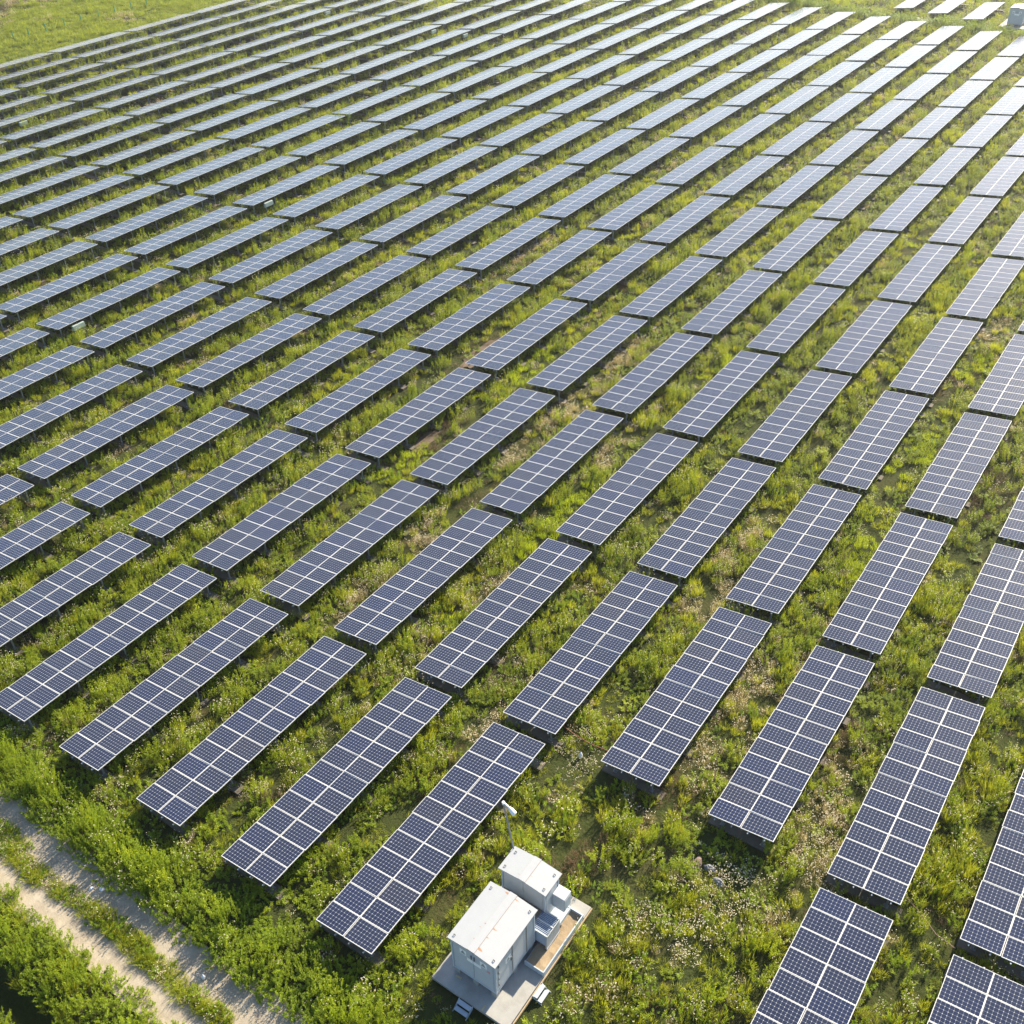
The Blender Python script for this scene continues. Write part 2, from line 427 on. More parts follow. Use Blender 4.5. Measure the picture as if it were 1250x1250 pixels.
# row, place in row, x and y of the low corner, ground height at both ends, seen by the camera
TABLE_DATA = '''
-23 4 50.42 123.15 0.13 0.12 0
-23 5 63.58 123.27 0.12 0.13 1
-23 6 76.61 123.16 0.13 0.17 1
-23 7 89.6 122.9 0.17 0.23 1
-23 8 102.42 122.78 0.24 0.32 1
-23 9 115.14 122.8 0.32 0.41 0
-23 10 128.13 122.83 0.42 0.52 0
-22 4 50.46 117.7 0.15 0.14 0
-22 5 63.63 117.86 0.14 0.15 1
-22 6 76.68 117.8 0.15 0.19 1
-22 7 89.64 117.54 0.19 0.25 1
-22 8 102.38 117.39 0.25 0.33 1
-22 9 115.19 117.42 0.33 0.41 0
-22 10 128.21 117.48 0.42 0.51 0
-21 4 50.44 112.14 0.17 0.16 1
-21 5 63.63 112.34 0.16 0.17 1
-21 6 76.69 112.38 0.17 0.2 1
-21 7 89.61 112.15 0.21 0.26 1
-21 8 102.29 111.98 0.26 0.33 1
-21 9 115.22 112.02 0.33 0.41 1
-21 10 128.29 112.14 0.41 0.49 0
-20 4 50.43 106.61 0.18 0.17 1
-20 5 63.62 106.79 0.17 0.18 1
-20 6 76.64 106.88 0.18 0.21 1
-20 7 89.48 106.72 0.21 0.26 1
-20 8 102.27 106.59 0.26 0.32 1
-20 9 115.28 106.64 0.33 0.39 1
-20 10 128.38 106.79 0.4 0.46 0
-19 3 37.38 101.23 0.21 0.18 0
-19 4 50.47 101.18 0.18 0.17 1
-19 5 63.63 101.33 0.17 0.18 1
-19 6 76.55 101.35 0.18 0.21 1
-19 7 89.39 101.29 0.21 0.26 1
-19 8 102.31 101.23 0.26 0.31 1
-19 9 115.35 101.29 0.31 0.37 1
-19 10 128.46 101.45 0.37 0.43 0
-18 3 37.45 95.9 0.21 0.18 1
-18 4 50.51 95.83 0.18 0.17 1
-18 5 63.63 95.94 0.17 0.18 1
-18 6 76.47 95.88 0.18 0.21 1
-18 7 89.4 95.89 0.21 0.25 1
-18 8 102.39 95.89 0.25 0.29 1
-18 9 115.45 95.96 0.3 0.34 1
-18 10 128.55 96.11 0.35 0.39 0
-18 11 141.57 96.12 0.4 0.44 0
-17 3 37.52 90.64 0.2 0.18 1
-17 4 50.56 90.54 0.17 0.17 1
-17 5 63.6 90.59 0.17 0.18 1
-17 6 76.44 90.48 0.18 0.2 1
-17 7 89.44 90.52 0.2 0.23 1
-17 8 102.5 90.58 0.23 0.27 1
-17 9 115.56 90.66 0.27 0.31 1
-17 10 128.64 90.78 0.31 0.35 1
-17 11 141.65 90.78 0.35 0.38 0
-16 3 37.58 85.39 0.19 0.17 1
-16 4 50.61 85.28 0.17 0.16 1
-16 5 63.6 85.29 0.16 0.17 1
-16 6 76.48 85.13 0.17 0.19 1
-16 7 89.52 85.17 0.19 0.21 1
-16 8 102.62 85.3 0.21 0.24 1
-16 9 115.68 85.38 0.25 0.28 1
-16 10 128.73 85.44 0.28 0.3 1
-16 11 141.74 85.44 0.3 0.32 0
-15 2 24.67 80.13 0.22 0.18 0
-15 3 37.66 80.1 0.18 0.16 1
-15 4 50.67 80.02 0.15 0.15 1
-15 5 63.65 80.02 0.15 0.15 1
-15 6 76.56 79.84 0.15 0.17 1
-15 7 89.62 79.86 0.17 0.19 1
-15 8 102.77 80.04 0.19 0.21 1
-15 9 115.8 80.08 0.21 0.23 1
-15 10 128.81 80.1 0.24 0.25 1
-15 11 141.82 80.1 0.25 0.25 0
-14 2 24.74 74.79 0.2 0.17 1
-14 3 37.74 74.78 0.16 0.14 1
-14 4 50.75 74.72 0.14 0.13 1
-14 5 63.75 74.75 0.13 0.14 1
-14 6 76.69 74.6 0.14 0.15 1
-14 7 89.77 74.61 0.15 0.16 1
-14 8 102.9 74.73 0.17 0.18 1
-14 9 115.9 74.75 0.18 0.19 1
-14 10 128.9 74.76 0.19 0.19 1
-14 11 141.91 74.76 0.19 0.18 0
-13 2 24.83 69.44 0.18 0.15 1
-13 3 37.82 69.44 0.15 0.13 1
-13 4 50.85 69.42 0.13 0.12 1
-13 5 63.88 69.47 0.12 0.12 1
-13 6 76.86 69.38 0.12 0.13 1
-13 7 89.95 69.37 0.13 0.14 1
-13 8 103.02 69.4 0.14 0.14 1
-13 9 116.01 69.41 0.14 0.14 1
-13 10 128.98 69.41 0.14 0.13 1
-13 11 141.98 69.4 0.13 0.11 1
-12 2 24.92 64.09 0.16 0.13 1
-12 3 37.91 64.09 0.13 0.11 1
-12 4 50.96 64.11 0.11 0.1 1
-12 5 64.02 64.18 0.1 0.1 1
-12 6 77.04 64.15 0.1 0.1 1
-12 7 90.1 64.09 0.1 0.1 1
-12 8 103.12 64.07 0.1 0.1 1
-12 9 116.12 64.07 0.1 0.09 1
-12 10 129.05 64.06 0.09 0.07 1
-12 11 142.03 64.03 0.07 0.03 1
-11 1 12.06 58.75 0.19 0.14 1
-11 2 25.02 58.75 0.14 0.11 1
-11 3 38.01 58.75 0.11 0.09 1
-11 4 51.09 58.8 0.09 0.08 1
-11 5 64.16 58.88 0.08 0.08 1
-11 6 77.2 58.89 0.08 0.08 1
-11 7 90.23 58.8 0.08 0.07 1
-11 8 103.24 58.74 0.07 0.06 1
-11 9 116.23 58.74 0.06 0.04 1
-11 10 129.12 58.7 0.04 0.0 1
-11 11 142.1 58.68 -0.0 -0.05 1
-10 1 12.14 53.43 0.16 0.12 1
-10 2 25.13 53.41 0.12 0.09 1
-10 3 38.12 53.4 0.09 0.07 1
-10 4 51.21 53.48 0.07 0.06 1
-10 5 64.28 53.56 0.06 0.06 1
-10 6 77.33 53.61 0.06 0.05 1
-10 7 90.35 53.51 0.05 0.04 1
-10 8 103.36 53.42 0.04 0.02 1
-10 9 116.34 53.41 0.01 -0.02 1
-10 10 129.19 53.36 -0.02 -0.07 1
-10 11 142.17 53.35 -0.07 -0.14 1
-9 1 12.21 48.12 0.13 0.09 1
-9 2 25.22 48.09 0.09 0.07 1
-9 3 38.24 48.06 0.07 0.05 1
-9 4 51.3 48.14 0.05 0.04 1
-9 5 64.38 48.24 0.04 0.03 1
-9 6 77.45 48.3 0.03 0.02 1
-9 7 90.46 48.21 0.02 0.0 1
-9 8 103.48 48.11 -0.0 -0.03 1
-9 9 116.46 48.08 -0.03 -0.07 1
-9 10 129.27 48.03 -0.08 -0.14 1
-9 11 142.25 48.03 -0.14 -0.22 1
-8 0 -0.7 42.8 0.15 0.11 0
-8 1 12.28 42.79 0.1 0.07 1
-8 2 25.29 42.77 0.07 0.05 1
-8 3 38.34 42.73 0.05 0.04 1
-8 4 51.38 42.77 0.03 0.02 1
-8 5 64.48 42.91 0.02 0.01 1
-8 6 77.54 42.98 0.01 -0.01 1
-8 7 90.56 42.9 -0.01 -0.03 1
-8 8 103.6 42.78 -0.04 -0.07 1
-8 9 116.57 42.74 -0.08 -0.13 1
-8 10 129.36 42.71 -0.13 -0.21 1
-8 11 142.33 42.72 -0.21 -0.31 1
-7 0 -0.63 37.46 0.12 0.08 1
-7 1 12.35 37.45 0.08 0.05 1
-7 2 25.36 37.43 0.05 0.03 1
-7 3 38.42 37.39 0.03 0.02 1
-7 4 51.46 37.41 0.02 0.0 1
-7 5 64.57 37.56 0.0 -0.01 1
-7 6 77.63 37.63 -0.01 -0.04 1
-7 7 90.64 37.56 -0.04 -0.07 1
-7 8 103.7 37.45 -0.07 -0.12 1
-7 9 116.65 37.41 -0.12 -0.19 1
-7 10 129.47 37.41 -0.19 -0.28 1
-7 11 142.43 37.44 -0.28 -0.39 1
-6 0 -0.55 32.1 0.09 0.06 1
-6 1 12.43 32.1 0.06 0.03 1
-6 2 25.44 32.09 0.03 0.02 1
-6 3 38.5 32.05 0.02 0.0 1
-6 4 51.53 32.05 0.0 -0.01 1
-6 5 64.63 32.18 -0.01 -0.03 1
-6 6 77.69 32.27 -0.03 -0.06 1
-6 7 90.72 32.21 -0.06 -0.1 1
-6 8 103.77 32.11 -0.11 -0.16 1
-6 9 116.68 32.08 -0.17 -0.24 1
-6 10 129.61 32.14 -0.25 -0.35 1
-6 11 142.58 32.18 -0.35 -0.48 1
-5 0 -0.47 26.75 0.07 0.04 1
-5 1 12.51 26.75 0.04 0.02 1
-5 2 25.52 26.74 0.02 0.0 1
-5 3 38.58 26.71 0.0 -0.01 1
-5 4 51.61 26.7 -0.01 -0.03 1
-5 5 64.67 26.77 -0.03 -0.05 1
-5 6 77.74 26.86 -0.05 -0.09 1
-5 7 90.76 26.83 -0.09 -0.14 1
-5 8 103.8 26.75 -0.14 -0.21 1
-5 9 116.69 26.77 -0.21 -0.3 1
-5 10 129.72 26.86 -0.3 -0.42 1
-5 11 142.76 26.91 -0.43 -0.57 1
-4 0 -0.37 21.4 0.04 0.02 1
-4 1 12.6 21.4 0.02 0.01 1
-4 2 25.61 21.39 0.01 -0.01 1
-4 3 38.65 21.36 -0.01 -0.02 1
-4 4 51.67 21.32 -0.02 -0.04 1
-4 5 64.7 21.35 -0.04 -0.07 1
-4 6 77.76 21.43 -0.07 -0.11 1
-4 7 90.79 21.42 -0.11 -0.17 1
-4 8 103.8 21.39 -0.17 -0.25 1
-4 9 116.73 21.45 -0.25 -0.35 1
-4 10 129.81 21.54 -0.36 -0.49 1
-4 11 142.91 21.6 -0.5 -0.65 1
-3 0 -0.27 16.05 0.03 0.01 1
-3 1 12.7 16.05 0.01 -0.0 1
-3 2 25.71 16.04 -0.0 -0.01 1
-3 3 38.74 16.0 -0.01 -0.03 1
-3 4 51.74 15.95 -0.03 -0.05 1
-3 5 64.74 15.96 -0.05 -0.08 1
-3 6 77.79 16.01 -0.08 -0.13 1
-3 7 90.83 16.04 -0.13 -0.2 1
-3 8 103.84 16.03 -0.2 -0.29 1
-3 9 116.8 16.12 -0.29 -0.41 1
-3 10 129.89 16.2 -0.41 -0.55 1
-3 11 143.02 16.27 -0.56 -0.74 1
-2 0 -0.17 10.71 0.01 0.0 1
-2 1 12.8 10.7 0.0 -0.01 1
-2 2 25.8 10.68 -0.01 -0.02 1
-2 3 38.84 10.64 -0.02 -0.03 1
-2 4 51.83 10.59 -0.03 -0.05 1
-2 5 64.81 10.6 -0.06 -0.09 1
-2 6 77.84 10.64 -0.1 -0.15 1
-2 7 90.9 10.68 -0.15 -0.22 1
-2 8 103.91 10.69 -0.23 -0.32 1
-2 9 116.88 10.77 -0.33 -0.45 1
-2 10 129.96 10.85 -0.46 -0.62 1
-2 11 143.1 10.93 -0.63 -0.82 1
-1 0 -0.08 5.37 0.0 -0.0 1
-1 1 12.89 5.35 -0.0 -0.01 1
-1 2 25.91 5.32 -0.01 -0.01 1
-1 3 38.94 5.29 -0.01 -0.03 1
-1 4 51.92 5.25 -0.03 -0.06 1
-1 5 64.89 5.25 -0.06 -0.1 1
-1 6 77.91 5.28 -0.1 -0.16 1
-1 7 90.98 5.33 -0.17 -0.25 1
-1 8 103.99 5.34 -0.25 -0.36 1
-1 9 116.98 5.41 -0.37 -0.5 1
-1 10 130.04 5.5 -0.51 -0.68 1
-1 11 143.17 5.57 -0.69 -0.9 0
0 0 0.01 0.02 0.0 0.0 1
0 1 12.98 -0.01 0.0 -0.0 1
0 2 26.02 -0.03 -0.0 -0.01 1
0 3 39.04 -0.05 -0.01 -0.02 1
0 4 52.01 -0.08 -0.03 -0.05 1
0 5 64.98 -0.09 -0.06 -0.1 1
0 6 78.0 -0.07 -0.11 -0.17 1
0 7 91.06 -0.01 -0.18 -0.26 1
0 8 104.08 0.0 -0.27 -0.39 1
0 9 117.08 0.04 -0.4 -0.54 0
1 1 13.08 -5.37 0.01 0.01 1
1 2 26.12 -5.38 0.01 0.0 1
1 3 39.13 -5.39 0.0 -0.01 1
1 4 52.09 -5.41 -0.02 -0.05 1
1 5 65.07 -5.42 -0.05 -0.1 1
1 6 78.08 -5.41 -0.1 -0.18 1
1 7 91.15 -5.35 -0.18 -0.28 0
2 1 13.19 -10.7 0.02 0.03 1
2 2 26.22 -10.71 0.03 0.02 1
2 3 39.21 -10.72 0.02 0.0 1
2 4 52.18 -10.74 0.0 -0.03 1
2 5 65.16 -10.76 -0.04 -0.09 1
2 6 78.18 -10.75 -0.1 -0.18 0
3 0 0.28 -15.97 0.03 0.04 1
3 1 13.29 -16.01 0.04 0.05 1
3 2 26.3 -16.04 0.05 0.05 1
3 3 39.28 -16.04 0.05 0.03 1
3 4 52.25 -16.06 0.02 -0.01 0
4 0 0.38 -21.29 0.05 0.07 1
4 1 13.39 -21.32 0.07 0.08 1
4 2 26.38 -21.36 0.08 0.08 0
5 0 0.47 -26.61 0.09 0.11 0
'''

# ------------------------------------------------------------------ terrain
TC = (0.060, -0.880, 1.057, -0.298, 1.131, -0.249, -0.573)


def smooth_lattice(x, y, scale, seed):
    """value noise, numpy arrays in, 0..1 out"""
    x, y = np.asarray(x, float) / scale, np.asarray(y, float) / scale
    xi, yi = np.floor(x).astype(np.int64), np.floor(y).astype(np.int64)
    fx, fy = x - xi, y - yi
    fx, fy = fx * fx * (3 - 2 * fx), fy * fy * (3 - 2 * fy)
    def h(a, b):
        n = (a * 374761393 + b * 668265263 + seed * 1442695041) & 0xFFFFFFFF
        n = ((n ^ (n >> 13)) * 1274126177) & 0xFFFFFFFF
        return ((n ^ (n >> 16)) & 0xFFFF) / 65535.0
    return (h(xi, yi) * (1 - fx) + h(xi + 1, yi) * fx) * (1 - fy) + (h(xi, yi + 1) * (1 - fx) + h(xi + 1, yi + 1) * fx) * fy


def fbm(x, y, scale, seed):
    return (smooth_lattice(x, y, scale, seed) * 0.57 + smooth_lattice(x, y, scale / 2.1, seed + 1) * 0.29 +
            smooth_lattice(x, y, scale / 4.3, seed + 2) * 0.14)


def gz(x, y):
    x, y = np.asarray(x, float), np.asarray(y, float)
    X, Y = np.clip(x, -15, 185) / 100, np.clip(y, -45, 175) / 100
    z = TC[0] * X * X + TC[1] * X * Y + TC[2] * Y * Y + TC[3] * X ** 3 + TC[4] * X * X * Y + TC[5] * X * Y * Y + TC[6] * Y ** 3
    ditch = -0.75 * np.exp(-((x + 8.75) / 0.55) ** 2)
    road = -0.06 * np.exp(-((x + 4.6) / 1.3) ** 4)
    return z + ditch + road


def axis(lo, hi, fine_lo, fine_hi, mid_hi, fine, mid):
    a = list(np.arange(fine_lo, fine_hi, fine)) + list(np.arange(fine_hi, mid_hi, mid)) + [mid_hi]
    out = [fine_lo - d for d in (8, 25, 60, 140, 320, 800, 2000) if fine_lo - d > lo][::-1]
    return np.array([lo] + out + a + [mid_hi + d for d in (10, 30, 80, 200, 500, 1200) if mid_hi + d < hi] + [hi])


gx = axis(-2500, 2800, -14, 16, 200, 0.35, 2.5)
gy = axis(-2500, 2800, -52, 30, 190, 0.9, 2.5)
GX, GY = np.meshgrid(gx, gy, indexing='ij')
GZ = gz(GX, GY) + 0.07 * (fbm(GX, GY, 1.4, 3) - 0.5)
nx_, ny_ = GX.shape
verts = np.stack([GX, GY, GZ], -1).reshape(-1, 3)
ii, jj = np.meshgrid(np.arange(nx_ - 1), np.arange(ny_ - 1), indexing='ij')
k0 = (ii * ny_ + jj).ravel()
faces = np.stack([k0, k0 + ny_, k0 + ny_ + 1, k0 + 1], -1)
me = bpy.data.meshes.new('ground')
me.from_pydata(verts.tolist(), [], faces.tolist())
me.materials.append(M['soil'])
me.polygons.foreach_set('use_smooth', [True] * len(me.polygons))
ground = bpy.data.objects.new('ground', me)
COL.objects.link(ground)
tag(ground, 'grassy field ground under the rows of solar tables', None, None, 'structure')


def sheet(name, xs, ys, lift, mat, edge=None):
    """a sheet following the ground; edge(y) gives the ragged left and right limits"""
    V, F = [], []
    for j, y in enumerate(ys):
        a, b = edge(y)
        for i, u in enumerate(xs):
            x = a + (b - a) * u
            V.append((x, y, float(gz(x, y)) + lift + 0.05))
    n = len(xs)
    for j in range(len(ys) - 1):
        for i in range(n - 1):
            q = j * n + i
            F.append((q, q + 1, q + n + 1, q + n))
    m = bpy.data.meshes.new(name)
    m.from_pydata(V, [], F)
    m.materials.append(mat)
    o = bpy.data.objects.new(name, m)
    COL.objects.link(o)
    return o


def wob(y, s, seed, a):
    return a * (float(fbm(y, 0.0, s, seed)) - 0.5)


road = sheet('dirt_road', np.linspace(0, 1, 14), np.arange(-60, 90, 0.35), 0.0, M['road'],
             lambda y: (-6.35 + wob(y, 2.2, 41, 0.5), -2.9 + wob(y, 1.6, 42, 0.5)))
tag(road, 'pale sandy two-track dirt road beside the solar field', None, None, 'structure')

# patches of bare soil in the aisles: flat ground, ragged outline
bare = [(41.9, 22.1, 3.2, 0.8), (30.0, 18.4, 1.6, 0.5), (20.6, -12.9, 1.2, 0.5)]
for i, (x, y, a, b) in enumerate(bare):
    mb = MB()
    ring = []
    for k in range(26):
        t = 2 * math.pi * k / 26
        q = 0.75 + 0.5 * random.random()
        px_, py_ = x + a * q * math.cos(t), y + b * q * math.sin(t)
        ring.append((px_, py_, float(gz(px_, py_)) + 0.045))
    c = (x, y, float(gz(x, y)) + 0.06)
    for k in range(26):
        mb.face([c, ring[k], ring[(k + 1) % 26]])
    o = mb.build('bare_soil', M['bare'])
    tag(o, 'patch of bare brown soil in the weedy aisle', None, None, 'structure')

# ------------------------------------------------------------------ solar tables
W_MOD, H_MOD, P_ROW, TILT, LOW = 1.0, 1.478, 1.02, 0.1211, 0.85
L_TAB, N_MOD = 12.24, 12
ct, st = math.cos(TILT), math.sin(TILT)


def module_faces(mb, x0, tf, jit=0.0):
    """one framed module; tf maps (x, s, n) to the table frame: s = distance up the slope, n = off the plane"""
    x1 = x0 + W_MOD
    s0, s1 = 0.0, H_MOD
    i = 0.017
    t, b = 0.040, 0.0
    P = lambda x, s, n: tf(x, s, n)
    g = 0.004
    top = [(x0, s0), (x1, s0), (x1, s1), (x0, s1)]
    inn = [(x0 + i, s0 + i), (x1 - i, s0 + i), (x1 - i, s1 - i), (x0 + i, s1 - i)]
    # s grows towards -y, so this order keeps the normals up
    for k in range(4):
        a, c = top[k], top[(k + 1) % 4]
        d, e = inn[(k + 1) % 4], inn[k]
        mb.face([P(*e, t), P(*d, t), P(*c, t), P(*a, t)], 0)
        mb.face([P(*a, t), P(*c, t), P(*c, b), P(*a, b)], 0)
        mb.face([P(*d, t), P(*e, t), P(*e, t - g), P(*d, t - g)], 0)
    uv = [(q[0] - x0, q[1]) for q in inn]
    mb.face([P(*q, t - g) for q in inn][::-1], 1, uv[::-1])
    mb.face([P(*q, b) for q in top], 2)


MODM = [M['frame'], M['cells'], M['back']]
mb = MB()
module_faces(mb, 0.0, lambda x, s, n: (x, -s, n))
MODULE_MESH = mb.mesh('solar_module', MODM)

SLABS = [0.42, 3.27, 6.12, 8.97, 11.82]


def tabpt(x, s, n):
    return (x, -s * ct - n * 0.0 + n * st, LOW + s * st + n * ct)


def understructure(root, detailed):
    rails = []
    for s in (0.34, 1.12, 1.86, 2.62):
        mb = MB()
        pts = [tabpt(-0.10, s - 0.025, -0.075), tabpt(-0.10, s + 0.025, -0.075), tabpt(-0.10, s + 0.025, -0.004), tabpt(-0.10, s - 0.025, -0.004)]
        pte = [(L_TAB + 0.07, p[1], p[2]) for p in pts]
        for k in range(4):
            mb.face([pts[k], pts[(k + 1) % 4], pte[(k + 1) % 4], pte[k]])
        mb.face(pts[::-1]); mb.face(pte)
        rails.append(mb)
    frames = []
    for x in SLABS:
        mbs = [MB(), MB(), MB()]
        for q, s in ((0, 0.55), (1, 2.45)):
            top = tabpt(x, s, -0.13)
            mbs[q].box(x - 0.04, x + 0.04, top[1] - 0.04, top[1] + 0.04, 0.14, top[2])
            mbs[q].box(x - 0.10, x + 0.10, top[1] - 0.10, top[1] + 0.10, 0.128, 0.145)
        a, c = tabpt(x - 0.035, 0.2, -0.13), tabpt(x - 0.035, 2.8, -0.13)
        a2, c2 = tabpt(x - 0.035, 0.2, -0.08), tabpt(x - 0.035, 2.8, -0.08)
        sh = lambda p: (p[0] + 0.07, p[1], p[2])
        mm = mbs[2]
        mm.face([a, c, c2, a2]); mm.face([sh(a), sh(a2), sh(c2), sh(c)])
        mm.face([a2, c2, sh(c2), sh(a2)]); mm.face([a, sh(a), sh(c), c])
        mm.face([a, a2, sh(a2), sh(a)]); mm.face([c, sh(c), sh(c2), c2])
        frames.append(mbs)
    for x in SLABS:
        sb = MB()
        sb.box(x - 0.24, x + 0.24, -3.06, 0.02, -0.25, 0.13)
        sb.build('footing_slab', M['slab'], root)
    if detailed:
        for r in rails: r.build('rail', M['steel'], root)
        for f in frames:
            f[0].build('leg', M['steel'], root)
            f[1].build('leg', M['steel'], root)
            f[2].build('rafter', M['steel'], root)
    else:
        allm = MB()
        for g in [r for r in rails] + [b for f in frames for b in (f[2],)]:
            n = len(allm.v); allm.v += g.v; allm.f += [tuple(i + n for i in q) for q in g.f]; allm.m += g.m; allm.uv += g.uv
        allm.build('support_frame', M['steel'], root)
        for f in frames:
            f[0].build('leg', M['steel'], root)
            f[1].build('leg', M['steel'], root)


def make_table(kind):
    root = empty('solar_table', (0, 0, 0))
    if kind == 'near':
        for r in (0, 1):
            for k in range(N_MOD):
                o = bpy.data.objects.new('solar_module', MODULE_MESH)
                COL.objects.link(o)
                o.parent = root
                o.location = tabpt(k * P_ROW + 0.01, r * 1.490, 0.0)
                o.rotation_euler = (-TILT, 0, 0)
        understructure(root, True)
    else:
        mb = MB()
        for r in (0, 1):
            for k in range(N_MOD):
                module_faces(mb, k * P_ROW + 0.01, lambda x, s, n, r=r: tabpt(x, s + r * 1.490, n))
        mb.build('module_array', MODM, root)
        understructure(root, False)
    return root


TABLES = [tuple(float(q) for q in l.split()) for l in TABLE_DATA.strip().splitlines()]
ORD = ['zeroth', 'first', 'second', 'third', 'fourth', 'fifth', 'sixth', 'seventh', 'eighth', 'ninth', 'tenth', 'eleventh', 'twelfth',
       'thirteenth', 'fourteenth', 'fifteenth']
NEAR_PROTO = make_table('near')
FAR_PROTO = make_table('far')
first_vis = {}
for r, t, x, y, z0, z1, vis in TABLES:
    if vis:
        first_vis[int(r)] = min(first_vis.get(int(r), 99), int(t))
tables_xy = []
used = {'near': False, 'far': False}
GROUP = 'solar tables standing in parallel rows'
rj = random.Random(11)
for r, t, x, y, z0, z1, vis in TABLES:
    r, t = int(r), int(t)
    tables_xy.append((x, y))
    if not vis:
        continue
    d = math.hypot(x + 6 - CAM_POS[0], y - CAM_POS[1])
    kind = 'near' if d < 88 else 'far'
    proto = NEAR_PROTO if kind == 'near' else FAR_PROTO
    o = proto if not used[kind] else copy_tree(proto)
    used[kind] = True
    o.location = (x, y, z0)
    pitch = math.atan2(z1 - z0, L_TAB)
    o.rotation_euler = (R(rj.gauss(0, 0.35)), -pitch, R(rj.gauss(0, 0.05)))
    if kind == 'near':
        for ch in kids(o):
            if ch.name.startswith('solar_module'):
                ch.rotation_euler = (-TILT + R(rj.gauss(0, 0.22)), R(rj.gauss(0, 0.22)), R(rj.gauss(0, 0.06)))
                ch.location = (ch.location[0], ch.location[1] + rj.gauss(0, 0.006), ch.location[2] + rj.gauss(0, 0.004))
    # label: row named from the kiosk or from the meadow, place in the row counted from an end one can see
    if r == 1: row = 'row in line with white kiosk'
    elif r >= 2: row = ORD[r - 1] + ' row right of white kiosk'
    elif r >= -11: row = ORD[1 - r] + ' row left of white kiosk'
    elif r == -23: row = 'outermost row along open meadow'
    else: row = ORD[r + 24] + ' row from open meadow'
    if r in (1, 2): n, end = t, 'kiosk clearing'
    elif r <= 0 and r >= -6: n, end = t + 1, 'dirt road'
    elif r >= 3: n, end = t - first_vis[r] + 1, 'bottom edge'
    else: n, end = t - first_vis[r] + 1, 'left edge'
    tone = 'navy' if d < 75 else ('blue' if d < 110 else 'pale')
    tag(o, '%s solar table, %s from %s in %s' % (tone, ORD[n], end, row), 'solar table', GROUP)

for i, (x, y, w) in enumerate(((162.1, 31.2, 'leftmost'), (161.75, 25.9, 'middle one'), (161.0, 20.5, 'rightmost'))):
    o = copy_tree(FAR_PROTO)
    o.location = (x, y, float(gz(x, y)))
    o.rotation_euler = (0, 0, 0)
    tables_xy.append((x, y))
    tag(o, 'pale solar table beyond the far hedge, %s of the three there' % w, 'solar table', GROUP)

# ------------------------------------------------------------------ kiosk station
def make_platform():
    root = empty('concrete_platform', (0.95, -6.83, 0))
    z = 0.35
    mb = MB()
    mb.box(0, 2.42, -1.78, 1.78, z - 0.14, z)              # front deck
    mb.box(2.42, 5.94, -0.93, 1.78, z - 0.14, z)           # deck under the cabinets
    mb.box(5.36, 5.94, -1.80, -0.93, z - 0.14, z + 0.004)  # far end slab beyond the pit
    mb.build('deck', M['concrete'], root, bevel=0.012)
    mb = MB()
    mb.box(0.12, 5.82, -1.62, 1.64, -0.3, z - 0.14)
    mb.build('foundation', M['slab'], root)
    mb = MB()
    zr = z + 0.26
    mb.box(2.42, 2.47, -1.78, -0.90, z - 0.1, zr)
    mb.box(5.30, 5.37, -1.78, -0.90, z - 0.1, zr - 0.02)
    mb.box(2.47, 5.30, -1.79, -1.74, z - 0.16, zr - 0.004)
    mb.box(2.47, 5.30, -0.92, -0.88, z - 0.1, zr - 0.14)
    mb.build('pit_rim', M['louvre'], root, bevel=0.008)
    mb = MB()
    mb.box(0.3, 5.96, -1.85, -1.80, z - 0.21, z - 0.075)
    mb.build('edge_board', M['timber'], root)
    # sand in the pit, with a slight heap
    mb = MB()
    n = 14
    xs = np.linspace(2.47, 5.30, n); ys = np.linspace(-1.74, -0.92, 7)
    hz = lambda a, b: z + 0.06 + 0.10 * float(fbm(a * 3, b * 3, 1.6, 77)) + 0.06 * math.exp(-((a - 3.1) ** 2 + (b + 1.2) ** 2) / 0.6)
    for i in range(n - 1):
        for j in range(6):
            mb.face([(xs[i], ys[j], hz(xs[i], ys[j])), (xs[i + 1], ys[j], hz(xs[i + 1], ys[j])),
                     (xs[i + 1], ys[j + 1], hz(xs[i + 1], ys[j + 1])), (xs[i], ys[j + 1], hz(xs[i], ys[j + 1]))])
    mb.build('sand_fill', M['sand'], root)
    mb = MB()
    mb.box(0.55, 0.62, 0.78, 1.02, z + 0.004, z + 0.02); mb.box(0.02, 0.26, -0.62, -0.56, z + 0.004, z + 0.018)
    mb.build('rust_strip', M['ochre'], root)
    return root


def make_steps(rise, n, w, run):
    """steps climbing in +x to a deck edge at x = 0"""
    root = empty('steps', (0, 0, 0))
    for s in (-1, 1):
        mb = MB()
        y = s * w / 2
        a = [(-run, 0.0), (-run + 0.16, 0.0), (-0.02, rise - 0.04), (-0.02, rise - 0.22)]
        p0 = [(q[0], y - 0.015, q[1]) for q in a]; p1 = [(q[0], y + 0.015, q[1]) for q in a]
        mb.face(p0); mb.face(p1[::-1])
        for k in range(4):
            mb.face([p0[k], p1[k], p1[(k + 1) % 4], p0[(k + 1) % 4]])
        mb.build('side_plate', M['louvre'], root)
    for k in range(n):
        mb = MB()
        x = -run + 0.10 + (run - 0.12) * k / n
        zz = rise * (k + 0.85) / (n + 0.4)
        mb.box(x, x + (run - 0.1) / n * 0.86, -w / 2 + 0.016, w / 2 - 0.016, zz - 0.03, zz)
        mb.build('tread', M['louvre'], root)
    return root


